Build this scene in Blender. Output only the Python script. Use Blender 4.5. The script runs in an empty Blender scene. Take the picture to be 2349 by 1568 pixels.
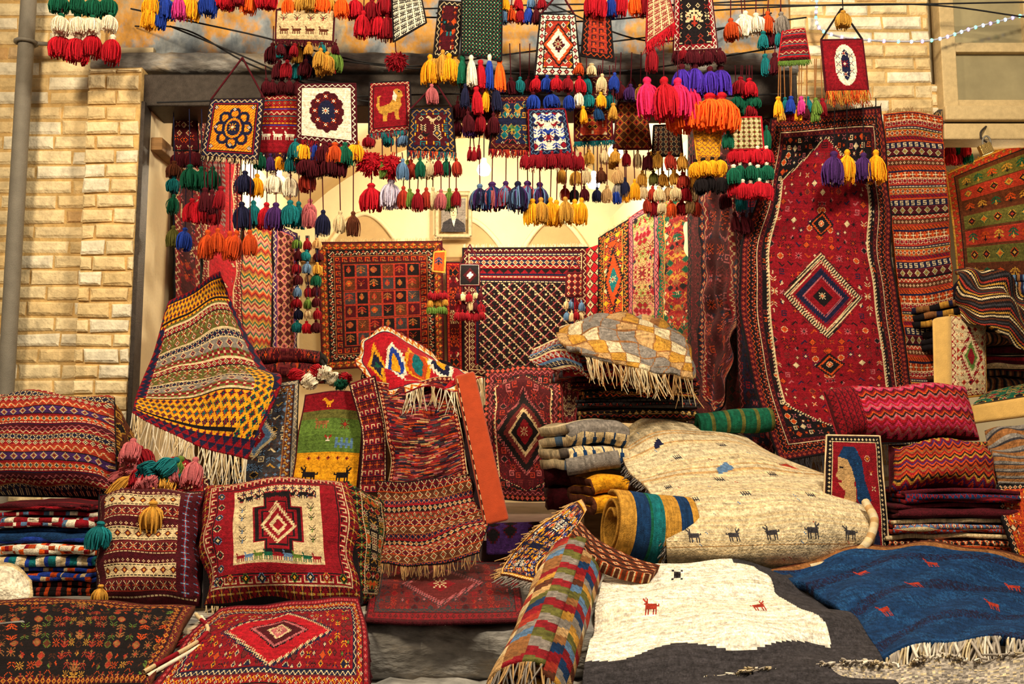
import bpy, math, random
import numpy as np
rnd=random.Random(7); rs=np.random.RandomState(5)
F=2284.0; D=5.8; H=1.0; TH=math.radians(6.64); cT,sT=math.cos(TH),math.sin(TH)
def W(px,py,y):
    r=(px-1174.5)/F; u=(784-py)/F
    t=(y+D)/(cT-u*sT)
    return (r*t,y,H+(sT+u*cT)*t)
def Wz(px,py,z):
    r=(px-1174.5)/F; u=(784-py)/F
    t=(z-H)/(sT+u*cT)
    return (r*t,(cT-u*sT)*t-D,z)
def M(px,y): return px*(y+D)/F
ERR=[]
def safe(fn):
    def g(*a,**k):
        try: return fn(*a,**k)
        except Exception as e:
            import traceback; ERR.append(traceback.format_exc()[-500:]+str(a[:2])[:80])
    return g
sc=bpy.context.scene
COL={'R':(132,14,28),'r':(172,18,34),'D':(70,10,22),'N':(24,26,56),'K':(22,16,20),'C':(208,184,142),'W':(232,220,198),
'O':(186,68,24),'o':(236,92,26),'Y':(226,154,26),'y':(184,134,52),'G':(14,84,62),'g':(90,118,48),'T':(16,102,110),'B':(28,56,150),
'b':(86,118,156),'P':(206,32,84),'p':(176,92,98),'V':(62,32,88),'S':(88,44,26),'s':(140,92,52),'A':(128,120,114),'a':(56,53,58),
'L':(94,92,42),'U':(184,146,98),'M':(196,54,130),'E':(16,50,92),'H':(158,48,34),'l':(184,174,196),'i':(62,36,150),'c':(206,188,154),'e':(24,66,112),'q':(104,34,36),'w':(240,232,218),'f':(176,166,156),'m':(190,44,88)}
LUT=np.zeros((128,3))
for k,v in COL.items(): LUT[ord(k)]=[((x/255+.055)/1.055)**2.4 if x>10 else x/255/12.92 for x in v]
# ---------------------------------------------------------------- materials
def nmat(name,rough=.9,attr=None,color=(.5,.5,.5),var=.25,vs=30,bump=.3,bs=200,metal=0,stretch=None,sheen=0,col2=None):
    m=bpy.data.materials.new(name); m.use_nodes=True; nt=m.node_tree; N=nt.nodes; L=nt.links
    b=N['Principled BSDF']; b.inputs['Roughness'].default_value=rough; b.inputs['Metallic'].default_value=metal
    if sheen: b.inputs['Sheen Weight'].default_value=sheen
    b.inputs['Specular IOR Level'].default_value=.2
    tc=N.new('ShaderNodeTexCoord'); mp=N.new('ShaderNodeMapping'); L.new(tc.outputs['Object'],mp.inputs[0])
    if stretch: mp.inputs['Scale'].default_value=stretch
    n1=N.new('ShaderNodeTexNoise'); n1.inputs['Scale'].default_value=vs; n1.inputs['Detail'].default_value=6; n1.inputs['Roughness'].default_value=.65; L.new(mp.outputs[0],n1.inputs[0])
    mr=N.new('ShaderNodeMapRange'); mr.inputs[1].default_value=.3; mr.inputs[2].default_value=.7
    mr.inputs[3].default_value=1-var; mr.inputs[4].default_value=1+var; L.new(n1.outputs[0],mr.inputs[0])
    mx=N.new('ShaderNodeMix'); mx.data_type='RGBA'; mx.blend_type='MULTIPLY'; mx.inputs[0].default_value=1
    if attr:
        at=N.new('ShaderNodeAttribute'); at.attribute_name=attr; L.new(at.outputs['Color'],mx.inputs[6])
    elif col2:
        r=N.new('ShaderNodeValToRGB'); n3=N.new('ShaderNodeTexNoise'); n3.inputs['Scale'].default_value=2.2; n3.inputs['Detail'].default_value=8; n3.inputs['Roughness'].default_value=.65
        L.new(mp.outputs[0],n3.inputs[0]); L.new(n3.outputs[0],r.inputs[0])
        e=r.color_ramp.elements; cs=[color]+col2
        e[0].position=.36; e[0].color=(*cs[0],1); e[1].position=.66; e[1].color=(*cs[-1],1)
        for i,c in enumerate(cs[1:-1]):
            q=e.new(.36+.3*(i+1)/(len(cs)-1)); q.color=(*c,1)
        L.new(r.outputs[0],mx.inputs[6])
    else: mx.inputs[6].default_value=(*color,1)
    L.new(mr.outputs[0],mx.inputs[7]); L.new(mx.outputs[2],b.inputs['Base Color'])
    n2=N.new('ShaderNodeTexNoise'); n2.inputs['Scale'].default_value=bs; n2.inputs['Detail'].default_value=3; L.new(mp.outputs[0],n2.inputs[0])
    bp=N.new('ShaderNodeBump'); bp.inputs['Strength'].default_value=bump; bp.inputs['Distance'].default_value=.01; L.new(n2.outputs[0],bp.inputs['Height']); L.new(bp.outputs[0],b.inputs['Normal'])
    return m
def emis(name,c,s):
    m=bpy.data.materials.new(name); m.use_nodes=True; b=m.node_tree.nodes['Principled BSDF']
    b.inputs['Base Color'].default_value=(*c,1); b.inputs['Emission Color'].default_value=(*c,1); b.inputs['Emission Strength'].default_value=s; return m
MT=nmat('woven_wool',.95,'Col',var=.42,vs=55,bump=.7,bs=260)
MP=nmat('wool_pile',1,'Col',var=.5,vs=38,bump=1,bs=110)
MYN=nmat('yarn',.9,'Col',var=.3,vs=25,bump=.2,bs=300)
MBR=nmat('glazed_brick',.85,'Col',var=.32,vs=12,bump=1,bs=38)
MPL=nmat('cream_plaster',.9,color=(.80,.66,.42),var=.1,vs=2,bump=.2,bs=30)
MNI=nmat('shaded_plaster',.9,color=(.50,.35,.17),var=.1,vs=3)  # darker copy of the cream plaster, niche shade put into the colour
MUP=nmat('stained_plaster',.85,color=(.15,.18,.22),col2=[(.28,.31,.34),(.56,.27,.05),(.36,.30,.21),(.16,.17,.19)],var=.35,vs=9,bump=.6,bs=30,stretch=(1.2,1,.8))
MST=nmat('grey_stone',.85,color=(.15,.14,.13),col2=[(.30,.29,.28),(.38,.30,.2)],var=.4,vs=11,bump=1,bs=18,stretch=(1,1,2.5))
MDK=nmat('dark_metal',.5,color=(.05,.04,.035),var=.3,metal=.4)
MWD=nmat('brown_wood',.6,color=(.28,.15,.06),var=.35,vs=6,stretch=(1,1,8))
MGR=nmat('ground_paving',.9,color=(.13,.10,.075),var=.4,vs=8,bump=.7,bs=30)
MFL=nmat('floor_tile',.5,color=(.10,.065,.06),var=.45,vs=6,bump=.4,bs=20)
MSU=nmat('orange_suede',.95,color=(.40,.05,.012),var=.15,vs=20,bump=.3,bs=200,sheen=.3)
MSY=nmat('tan_suede',.95,color=(.60,.36,.10),var=.12,vs=20,bump=.3,bs=200,sheen=.3)
MFELT=nmat('dark_felt',.95,color=(.03,.015,.02))
MPFR=nmat('pale_frame',.5,color=(.45,.36,.22))
MPI=nmat('grey_pipe_paint',.5,color=(.20,.18,.15),var=.15,vs=10)
MFR=nmat('cream_window_frame',.6,color=(.58,.43,.22),var=.15)
MBS=nmat('brass',.3,color=(.55,.36,.12),var=.15,metal=.9)
MCB=nmat('black_cable',.6,color=(.015,.015,.018),var=.1)
MGL=nmat('reflection_tint_glass',.15,color=(.33,.28,.16),var=.25,vs=2,bump=.02)  # opaque beige base colour stands in for a pale reflection on the panes
MBULB=emis('bulb_light',(1,.93,.8),50)
# ---------------------------------------------------------------- objects
WP={}
def finish(name,me,mat,loc,parent=None,label=None,category=None,group=None,kind=None,smooth=True,solid=0):
    o=bpy.data.objects.new(name,me); sc.collection.objects.link(o)
    if mat and not me.materials: me.materials.append(mat)
    if smooth: me.polygons.foreach_set('use_smooth',np.ones(len(me.polygons),bool))
    if parent is not None:
        pl=WP[parent.name]; o.parent=parent; o.location=[loc[i]-pl[i] for i in range(3)]
    else: o.location=loc
    WP[o.name]=tuple(loc)
    if label: o['label']=label
    if category and parent is None: o['category']=category
    if group: o['group']=group
    if kind: o['kind']=kind
    if solid:
        s=o.modifiers.new('thickness','SOLIDIFY'); s.thickness=solid; s.offset=0
    return o
def top(name,label,category,loc,group=None):
    o=bpy.data.objects.new(name,None); o.empty_display_size=.05; sc.collection.objects.link(o)
    o.location=loc; WP[o.name]=tuple(loc)
    if label:o['label']=label
    if category:o['category']=category
    if group:o['group']=group
    return o
def mk(verts,faces,cols=None,center=None):
    v=np.asarray(verts,float); c=v.mean(0) if center is None else np.array(center)
    me=bpy.data.meshes.new('m'); me.from_pydata((v-c).tolist(),[],faces if isinstance(faces,list) else faces.tolist())
    if cols is not None:
        n=np.array([len(p.vertices) for p in me.polygons]) if not isinstance(faces,np.ndarray) else faces.shape[1]
        cc=np.repeat(np.asarray(cols,np.float32),n,axis=0)
        cc=np.concatenate([cc,np.ones((len(cc),1),np.float32)],1)
        a=me.color_attributes.new('Col','FLOAT_COLOR','CORNER'); a.data.foreach_set('color',cc.ravel())
    me.update(); return me,tuple(c)
def gridfaces(h,w,off=0):
    i,j=np.mgrid[0:h,0:w]; a=(i*(w+1)+j).ravel()+off
    return np.stack([a,a+w+1,a+w+2,a+1],1)
def basis(n,m):
    B=np.zeros((m,n))
    for i,t in enumerate(np.linspace(0,n-1,m)):
        k=min(int(t),n-2); f=t-k
        w=[-.5*f**3+f*f-.5*f,1.5*f**3-2.5*f*f+1,-1.5*f**3+2*f*f+.5*f,.5*f**3-.5*f*f]
        for j,q in zip((k-1,k,k+1,k+2),w):
            if j<0: B[i,0]+=2*q; B[i,1]-=q
            elif j>n-1: B[i,n-1]+=2*q; B[i,n-2]-=q
            else: B[i,j]+=q
    return B
def normals(P):
    du=np.gradient(P,axis=1); dv=np.gradient(P,axis=0); n=np.cross(du,dv); l=np.linalg.norm(n,axis=2,keepdims=True); l[l<1e-9]=1
    return n/l
def wrinkle(P,amp,wl=.3,seed=0):
    if amp<=0: return P
    q=np.random.RandomState(seed); d=np.zeros(P.shape[:2])
    for k in range(6):
        v=q.randn(3); v/=np.linalg.norm(v); d+=np.sin(P@v*2*math.pi/(wl*(.45+q.rand()*1.1))+q.rand()*6)
    return P+normals(P)*(d/2.4*amp)[...,None]
def surf(ctrl,h,w):
    C=np.array(ctrl,float); return np.einsum('ir,rck,jc->ijk',basis(C.shape[0],h+1),C,basis(C.shape[1],w+1))
# ---------------------------------------------------------------- strands
def strands(S,r0,r1,cols,seg=4,core=None):
    S=np.asarray(S,float); n=len(S); t=np.linspace(0,1,seg)[None,:,None]
    C=(1-t)**2*S[:,0:1]+2*t*(1-t)*S[:,1:2]+t*t*S[:,2:3]
    d=S[:,2]-S[:,0]; d/=np.maximum(np.linalg.norm(d,axis=1,keepdims=True),1e-9)
    up=np.where(np.abs(d[:,2:3])>.9,np.array([[1.,0,0]]),np.array([[0,0,1.]]))
    a=np.cross(d,up); a/=np.linalg.norm(a,axis=1,keepdims=True); b=np.cross(d,a)
    rr=np.linspace(r0,r1,seg); V=np.zeros((n,seg,3,3))
    for k in range(3):
        an=2*math.pi*k/3; V[:,:,k]=C+(a*math.cos(an)+b*math.sin(an))[:,None,:]*rr[None,:,None]
    V=V.reshape(-1,3); fs=[]
    base=(np.arange(n)*seg*3)[:,None]
    for s in range(seg-1):
        for k in range(3):
            k2=(k+1)%3; fs.append(np.concatenate([base+s*3+k,base+s*3+k2,base+(s+1)*3+k2,base+(s+1)*3+k],1))
    Fa=np.stack(fs,1).reshape(-1,4); cc=np.repeat(np.asarray(cols),(seg-1)*3,axis=0)
    return V,Fa,cc
def ccol(ch,n,var=.25,q=None):
    q=q or rs; base=np.array([LUT[ord(ch[i%len(ch)])] for i in q.randint(0,len(ch),n)]) if len(ch)>1 else np.repeat(LUT[ord(ch)][None],n,0)
    return base*(1+var*(q.rand(n,1)*2-1))
TC={}
def lathe(prof,n=10):
    V=[];Fc=[]
    for r,z in prof:
        for k in range(n): V.append((r*math.cos(2*math.pi*k/n),r*math.sin(2*math.pi*k/n),z))
    for i in range(len(prof)-1):
        for k in range(n): Fc.append((i*n+k,(i+1)*n+k,(i+1)*n+(k+1)%n,i*n+(k+1)%n))
    return np.array(V),np.array(Fc)
def tassel_mesh(ch,kind=0):
    key=(ch,kind)
    if key in TC: return TC[key]
    q=np.random.RandomState(sum(map(ord,ch))+kind)
    cap=ch.split('/')[1] if '/' in ch else ch[0]; ch=ch.split('/')[0]
    V=[];Fs=[];Cs=[];o=0
    if kind==2:
        n=300; S=[]
        for i in range(n):
            v=q.randn(3); v/=np.linalg.norm(v); e=v*(.40+.16*q.rand())+np.array([0,0,-.5]); c=np.array([0,0,-.5])
            S.append((c+v*.15,c+v*.35+q.randn(3)*.05,e+np.array([0,0,-.10])+q.randn(3)*.03))
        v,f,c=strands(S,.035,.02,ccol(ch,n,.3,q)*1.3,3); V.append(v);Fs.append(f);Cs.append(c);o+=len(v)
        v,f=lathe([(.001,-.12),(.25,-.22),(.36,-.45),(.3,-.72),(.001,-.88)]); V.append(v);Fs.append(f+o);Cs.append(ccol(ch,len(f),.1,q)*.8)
    else:
        n=64; S=[]; fl=.22 if kind==0 else .34; b1=1.5 if kind else 1.2
        for i in range(n):
            an=q.rand()*6.283; r=math.sqrt(.35+.65*q.rand()); l=-1+.2*q.rand()**2
            ca,sa=math.cos(an),math.sin(an)
            S.append(((ca*.06*r,sa*.06*r,-.17),(ca*fl*b1*r,sa*fl*b1*r,-.38),(ca*fl*r*.95+q.randn()*.035,sa*fl*r*.95+q.randn()*.035,l)))
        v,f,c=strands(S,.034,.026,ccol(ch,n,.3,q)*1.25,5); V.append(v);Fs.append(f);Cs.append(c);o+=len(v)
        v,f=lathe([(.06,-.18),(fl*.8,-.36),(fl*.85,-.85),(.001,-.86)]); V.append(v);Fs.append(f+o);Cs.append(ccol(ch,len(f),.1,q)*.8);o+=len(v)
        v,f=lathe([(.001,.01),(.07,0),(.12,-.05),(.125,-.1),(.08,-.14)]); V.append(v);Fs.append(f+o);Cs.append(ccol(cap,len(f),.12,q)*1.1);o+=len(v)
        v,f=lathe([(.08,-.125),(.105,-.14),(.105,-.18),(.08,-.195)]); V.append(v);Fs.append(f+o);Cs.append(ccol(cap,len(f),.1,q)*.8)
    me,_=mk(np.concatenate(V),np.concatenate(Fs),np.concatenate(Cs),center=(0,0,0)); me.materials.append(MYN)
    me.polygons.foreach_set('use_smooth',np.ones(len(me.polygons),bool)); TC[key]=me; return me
def tassel(parent,pos,ln,wd,ch,kind=0,tilt=0,**k):
    o=finish('tassel' if kind!=2 else 'pompom',tassel_mesh(ch,kind),None,pos,parent,smooth=False,**k)
    s=wd/.44 if kind==0 else (wd*1.12/.68 if kind==1 else wd)
    s*=rnd.uniform(.9,1.12)
    o.scale=(s,s*.85,ln); o.rotation_euler=(rnd.uniform(-.08,.08),tilt+rnd.uniform(-.1,.1),rnd.uniform(0,6)); return o
def tubeVF(pts,r,n=6,closed=False):
    P=np.array(pts,float); m=len(P); T=np.gradient(P,axis=0) if m>2 else np.repeat((P[1]-P[0])[None],m,0)
    if closed: T=np.roll(P,-1,0)-np.roll(P,1,0)
    T/=np.maximum(np.linalg.norm(T,axis=1,keepdims=True),1e-9); u=np.array([.3,.9,.1]) if abs(T[:,1]).mean()<.7 else np.array([0,.1,1.])
    A=np.cross(T,u); A/=np.maximum(np.linalg.norm(A,axis=1,keepdims=True),1e-9); B=np.cross(T,A); V=[]
    for k in range(n):
        an=2*math.pi*k/n; V.append(P+(A*math.cos(an)+B*math.sin(an))*r)
    V=np.stack(V,1).reshape(-1,3); Fc=[]
    for i in range(m if closed else m-1):
        for k in range(n): Fc.append((i*n+k,((i+1)%m)*n+k,((i+1)%m)*n+(k+1)%n,i*n+(k+1)%n))
    return V,np.array(Fc)
def tube(name,pts,r,mat=None,ch=None,parent=None,n=6,closed=False,smoothpts=0,**k):
    P=np.array(pts,float)
    if smoothpts: P=basis(len(P),smoothpts)@P
    V,Fc=tubeVF(P,r,n,closed); cols=None
    if ch: cols=np.array([LUT[ord(ch[(i//n//2)%len(ch)])] for i in range(len(Fc))])
    me,c=mk(V,Fc,cols); return finish(name,me,mat or MYN,c,parent,**k)
def fringe(parent,E,ln,ch,out=(0,-.15,-1),n=None,r=.0028,seed=1,name='fringe',mat=None,jit=.18,step=.0062,lift=0):
    E=np.asarray(E,float)+np.array([0,0,lift]); q=np.random.RandomState(seed); L=np.linalg.norm(np.diff(E,axis=0),axis=1).sum()
    n=n or max(12,int(L/step)); t=np.sort(q.rand(n))*(len(E)-1); i=np.minimum(t.astype(int),len(E)-2); f=(t-i)[:,None]
    p=E[i]*(1-f)+E[i+1]*f; out=np.array(out,float)
    dr=out[None]+q.randn(n,3)*jit*np.array([1,.6,.3]); l=ln*(.7+.5*q.rand(n,1))
    grp=np.sin(np.arange(n)*.9)[:,None]*np.array([[.15,0,0]])
    v,fc,c=strands(np.stack([p,p+dr*l*.5+q.randn(n,3)*ln*(.06+jit*.1),p+(dr+grp)*l],1),r,r*.6,ccol(ch,n,.22,q),5)
    me,cc=mk(v,fc,c); return finish(name,me,mat or MYN,cc,parent,kind='stuff')
# ---------------------------------------------------------------- woven pattern canvas
def parse(v):
    R=v.split(); w=max(map(len,R)); return np.array([[ord(c) for c in r.ljust(w,'.')] for r in R])
TL={k:parse(v) for k,v in {
'zig':'a....a .a..a. ..aa.. ......','zag':'ab....ba bab..bab .bab.bab ..babab. ...bab.. ....b...',
'dia':'....a..... ...aba.... ..abcba... .abc.cba.. ..abcba... ...aba.... ....a.....',
'sd':'..a... .aba.. abcba. .aba.. ..a...','dash':'.... aaa. ....','ck':'aabb aabb bbaa bbaa','saw':'a....... aa.....a aaa...aa aaaa.aaa',
'star':'a..b..a.. .a.b.a... ..aba.... bbbcbbb.. ..aba.... .a.b.a... a..b..a..','s':'....... .aaaa.. .a..... .aaaa.. ....a.. .aaaa.. .......',
'x':'a...a. .a.a.. ..b... .a.a.. a...a.','dot':'..... ..a.. .aba. ..a.. .....','key':'........ .aaaaa.. .a...a.. .a.b.a.. .a.b.... .a.bbbb. ........',
'vine':'..a...... .aba..c.. ..a..c.c. .c.cc..a. c...c.aba .......a.','cr':'..aa.. ..aa.. aabbaa aabbaa ..aa.. ..aa..','leaf':'...a.... ..aab... .aabbb.. ...a.... bb.a.aa. .bbaaa.. ...a....',
'h':'.a.a.a.a. .a.a.a.a. .aaaaaaa. ...a.a... .aaaaaaa. .a.a.a.a. .........','br':'aaaaaaa. a.....a. a.bbb.a. a.bcb.aa a.bbb.a. a.....a. aaaaaaa.',
'lat':'....a.... ...aba... ..abbba.. .abbcbba. abbcccbba .abbcbba. ..abbba.. ...aba...','cross':'...a... ...a... .bbabb. aaacaaa .bbabb. ...a... ...a...','tt':'a...a... .a...a.. ..a...a. ...a...a'}.items()}
GL={k:parse(v) for k,v in {'fl':'..aba.. .abbba. abbcbba bbcccbb abbcbba .abbba. ..aba..','st':'a...a .aba. .bcb. .aba. a...a','goat':'a......... aa........ .a........ aaaaaaaaab .aaaaaaaaa .aaaaaaaa. .a.a..a.a. .a.a..a.a. .a.a..a.a.',
'ibex':'..a.......... a..a......... aa.a......... .aaa......... ..aa......... .aaaaaaaaaa.a ..aaaaaaaaaaa ..aaaaaaaaa.. ..aaaaaaaaa.. ..a.a...a.a.. ..a.a...a.a.. ..a.a...a.a.. ..a.a...a.a..',
'comb':'a.a.a.a a.a.a.a aaaaaaa a.a.a.a','bird':'.aa...... aaba..... ..aaa...a ...aaaaaa ...aaaaa. ....aaa.. ....b.b.. ....b.b..','hk':'aaaa.. a..a.. a.aa.b a....b aaaaab','cr':'.a. aba .a.',
'lf':'..a.. .aab. aabb. .abbb ..bb. .b...','d':'..a.. .aba. abcba .aba. ..a..','br':'a..a..a .a.a.a. ..aba.. aabbbaa ..aba.. .a.a.a. a..a..a','dot':'ab ba','v':'a...a aa.aa .aba. ..b.. .bbb.',
'ho':'aaaaa. a...a. a.a.a. a.aaa. a..... aaaaaa','zi':'aa..... .aa.... ..aa.aa ...aaa. ....a..','tw':'a.....a .a...a. ..a.a.. a..b..a .aabaa. ...b... ..bb...',
'tree':'....a.... ..aaaaa.. .aa.a.aa. aa.aaa.aa ...aba... .aaabaaa. aa..b..aa ...bbb... ....b....','cyp':'..a.. .aaa. .aba. aabaa aabaa aabaa .aba. ..b..','sm':'a.a .b. a.a'}.items()}
class Cv:
    def __init__(s,w,h,bg,q=1):
        s.w,s.h=int(w*q),int(h*q); s.a=np.full((s.h,s.w),ord(bg),np.uint8); s.Y,s.X=np.mgrid[0:s.h,0:s.w]
        s.d=np.minimum(np.minimum(s.X,s.w-1-s.X),np.minimum(s.Y,s.h-1-s.Y)); s.i=0
    def m(s,mask,c): s.a[mask]=ord(c); return s
    def rect(s,x0,y0,x1,y1,c): s.a[int(y0*s.h):int(y1*s.h),int(x0*s.w):int(x1*s.w)]=ord(c); return s
    def tile(s,mask,t,cm,X=None,Y=None,k=1):
        T=TL[t]; X=s.X if X is None else X; Y=s.Y if Y is None else Y; q=T[(Y//k)%T.shape[0],(X//k)%T.shape[1]]
        for kk,c in zip('abc',cm): s.a[mask&(q==ord(kk))]=ord(c)
        return s
    def rings(s,specs):
        for sp in specs:
            p=sp.split(); d=s.d
            if p[0][0]=='p' and p[0][1:].isdigit(): wd=int(p[0][1:]); s.a[(d>=s.i)&(d<s.i+wd)]=ord(p[1])
            else:
                wd=TL[p[0]].shape[0]; m=(d>=s.i)&(d<s.i+wd); s.a[m]=ord(p[1])
                vert=(np.minimum(s.X,s.w-1-s.X)<=np.minimum(s.Y,s.h-1-s.Y))
                s.tile(m,p[0],p[2:],X=np.where(vert,s.Y,s.X),Y=d-s.i)
            s.i+=wd
        return s
    def F(s): return s.d>=s.i
    def bands(s,specs,x0=0,x1=1,y0=0,y1=1,ver=False,off=0):
        X0,X1,Y0,Y1=int(x0*s.w),int(x1*s.w),int(y0*s.h),int(y1*s.h); A,B=(s.X,s.Y) if not ver else (s.Y,s.X)
        lo,hi=(Y0,Y1) if not ver else (X0,X1); p=lo; k=off; inb=(s.X>=X0)&(s.X<X1)&(s.Y>=Y0)&(s.Y<Y1)
        while p<hi:
            q=specs[k%len(specs)].split(); k+=1
            pl=q[0][0]=='p' and q[0][1:].isdigit()
            wd=int(q[0][1:]) if pl else TL[q[0]].shape[0]
            m=inb&(B>=p)&(B<p+wd); s.a[m]=ord(q[1])
            if not pl: s.tile(m,q[0],q[2:],X=A+k*3,Y=B-p)
            p+=wd
        return s
    def dia(s,cx,cy,rx,ry,c,saw=0,hx=0,mask=None):
        cx,cy,rx,ry=cx*s.w,cy*s.h,rx*s.w,ry*s.h; ax=np.abs(s.X-cx)/rx; ay=np.abs(s.Y-cy)/ry
        tw=saw*(((s.X+s.Y)//2)%2)
        v=np.maximum(ax,ax*(1-hx)+ay)+tw if hx else ax+ay+tw
        k=v<1
        if mask is not None:k&=mask
        s.a[k]=ord(c); return k
    def ell(s,cx,cy,rx,ry,c): s.a[((s.X-cx*s.w)/(rx*s.w))**2+((s.Y-cy*s.h)/(ry*s.h))**2<1]=ord(c); return s
    def poly(s,pts,c):
        P=[(x*s.w,y*s.h) for x,y in pts]; ins=np.zeros(s.a.shape,bool); X=s.X+.5;Y=s.Y+.5
        for i in range(len(P)):
            (x0,y0),(x1,y1)=P[i],P[(i+1)%len(P)]
            if y0==y1: continue
            ins^=((y0>Y)!=(y1>Y))&(X<(x1-x0)*(Y-y0)/(y1-y0)+x0)
        s.a[ins]=ord(c); return s
    def st(s,x,y,g,cm,k=1,fx=False,mask=None,fy=False):
        G=GL[g]; G=G[:,::-1] if fx else G; G=G[::-1] if fy else G
        if k>1: G=np.kron(G,np.ones((k,k),int))
        x=int(x-G.shape[1]/2); y=int(y-G.shape[0]/2)
        for i in range(G.shape[0]):
            for j in range(G.shape[1]):
                if 0<=y+i<s.h and 0<=x+j<s.w and G[i,j]!=46 and (mask is None or mask[y+i,x+j]): s.a[y+i,x+j]=ord(cm[min(G[i,j]-97,len(cm)-1)])
        return s
    def S(s,fx,fy,g,cm,k=1,f=False): return s.st(fx*s.w,fy*s.h,g,cm,k,f)
    def scat(s,mask,sp,motifs,cols,seed=1,sym=1):
        q=random.Random(seed); cx=s.w/2; cy=s.h/2
        y=sp/2
        while y<(cy if sym>1 else s.h):
            x=sp/2+(q.random()*.3)*sp
            while x<(cx if sym else s.w):
                g=q.choice(motifs); cm=q.choice(cols); xx=x+q.uniform(-.2,.2)*sp; yy=y+q.uniform(-.2,.2)*sp
                for a in ((0,1) if sym else (0,)):
                    for b in ((0,1) if sym>1 else (0,)):
                        X=s.w-1-xx if a else xx; Y=s.h-1-yy if b else yy; s.st(X,Y,g,cm,1,bool(a),mask,bool(b))
                x+=sp
            y+=sp
        return s
    def zz(s,cols,per=10,th=3,amp=4,mask=None):
        t=np.abs((s.X%per)-per/2)*2/per*amp; k=((s.Y+t)//th).astype(int)%len(cols); k=np.array([ord(c) for c in cols])[k]
        m=np.ones(s.a.shape,bool) if mask is None else mask
        s.a[m]=k[m]; return s
    def rgb(s,seed=0,ab=.15):
        q=np.random.RandomState(seed); c=LUT[s.a]; r=1+ab*(q.rand(s.h,1,1)*2-1); n=1+ab*1.5*(q.rand(s.h,s.w,1)*2-1)
        return (c*r*n).reshape(-1,3)
SEED=[0]
def nseed(): SEED[0]+=1; return SEED[0]
def patch(name,ctrl3,cv,parent=None,thick=.008,wr=.005,wl=.3,mat=None,**k):
    P=surf(ctrl3,cv.h,cv.w); P=wrinkle(P,wr,wl,nseed())
    me,c=mk(P.reshape(-1,3),gridfaces(cv.h,cv.w),cv.rgb(nseed()))
    o=finish(name,me,mat or MT,c,parent,solid=thick,**k); return o,P
@safe
def rug(name,label,cat,ctrl,cv,thick=.009,wr=.005,wl=.3,fr=(),mat=None,group=None,world=False):
    C=[[W(*p) if not world else p for p in r] for r in ctrl]
    if not fr: return patch(name,C,cv,None,thick,wr,wl,mat,label=label,category=cat,group=group)[0]
    m=np.array(C).reshape(-1,3).mean(0); E=top(name,label,cat,tuple(m),group)
    o,P=patch('woven_field',C,cv,E,thick,wr,wl,mat)
    for f in fr:
        side,ln,ch=f[:3]; ed={'t':P[0],'b':P[-1],'l':P[:,0],'r':P[:,-1]}[side]
        out=f[3] if len(f)>3 else (0,-.15,-1); r=f[4] if len(f)>4 else .0028
        fringe(E,ed,ln,ch,out,r=r,seed=nseed(),**(f[5] if len(f)>5 else {}))
    return E
def pillow(name,Q,cv,b,parent=None,pipe=None,mat=None,**k):
    Q=np.array(Q,float); h,w=cv.h,cv.w; v,u=np.mgrid[0:h+1,0:w+1]; u=u/w; v=v/h
    P=(Q[0]*((1-u)*(1-v))[...,None]+Q[1]*(u*(1-v))[...,None]+Q[2]*(u*v)[...,None]+Q[3]*((1-u)*v)[...,None])
    n=np.cross(Q[1]-Q[0],Q[3]-Q[0]); n/=np.linalg.norm(n)
    if n[1]>0:n=-n
    a=np.abs(2*u-1);c=np.abs(2*v-1); f=np.sqrt(np.clip((1-a**4)*(1-c**4),0,1))
    fr=wrinkle(P+n*(b*f)[...,None],min(b*.13,.014),.25,nseed()); fr=np.where((f>0.02)[...,None],fr,P)
    bk=P-n*(b*.8*f)[...,None]
    V=np.concatenate([fr.reshape(-1,3),bk.reshape(-1,3)]); g=gridfaces(h,w); Fc=np.concatenate([g,g[:,::-1]+(h+1)*(w+1)])
    c1=cv.rgb(nseed()); me,cc=mk(V,Fc,np.concatenate([c1,c1])); 
    o=finish(name,me,mat or MT,cc,parent,**k)
    if pipe and parent is not None:
        e=np.concatenate([P[0,:-1],P[:-1,-1],P[-1,:0:-1],P[:0:-1,0]])[::2]
        tube('edge_piping',e,M(2.3,P[0,0,1]),ch=pipe,parent=parent,closed=True,n=5)
    return o,P
@safe
def fold(label,px,pyb,y,wpx,hpx,layers,dep,cv,rz=0,name='folded_rug',mat=None,group=None,cat='rug'):
    x,_,z0=W(px,pyb,y); w=M(wpx,y); t=M(hpx,y)/layers; R=[]
    cv.a=np.repeat(cv.a,2,axis=0); cv.h*=2
    path=[]
    for i in range(layers):
        z=t*(i+.5); s=[dep,dep*.55,dep*.2,.0]
        if i%2: s=s[::-1]
        path+=[(a,z+rnd.uniform(-.06,.06)*t) for a in s]
        if i<layers-1: path.append((-t*.42 if i%2==0 else dep+t*.42,z+t/2))
    q=nseed(); rr=random.Random(q); nx=6
    for (s,z) in path:
        row=[]
        for j in range(nx):
            xx=(j/(nx-1)-.5)*w*(1+rr.uniform(-.03,.03)); sg=-t*.5*(abs(j/(nx-1)-.5)*2)**3*(z/(t*layers))+rr.uniform(-.08,.08)*t; ss=s+rr.uniform(-.015,.015)
            ca,sa=math.cos(rz),math.sin(rz); row.append((x+xx*ca-ss*sa,y+xx*sa+ss*ca,z0+z+sg))
        R.append(row)
    return patch(name,R,cv,None,t*.72,.003,.2,mat,label=label,category=cat,group=group)[0]
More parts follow.
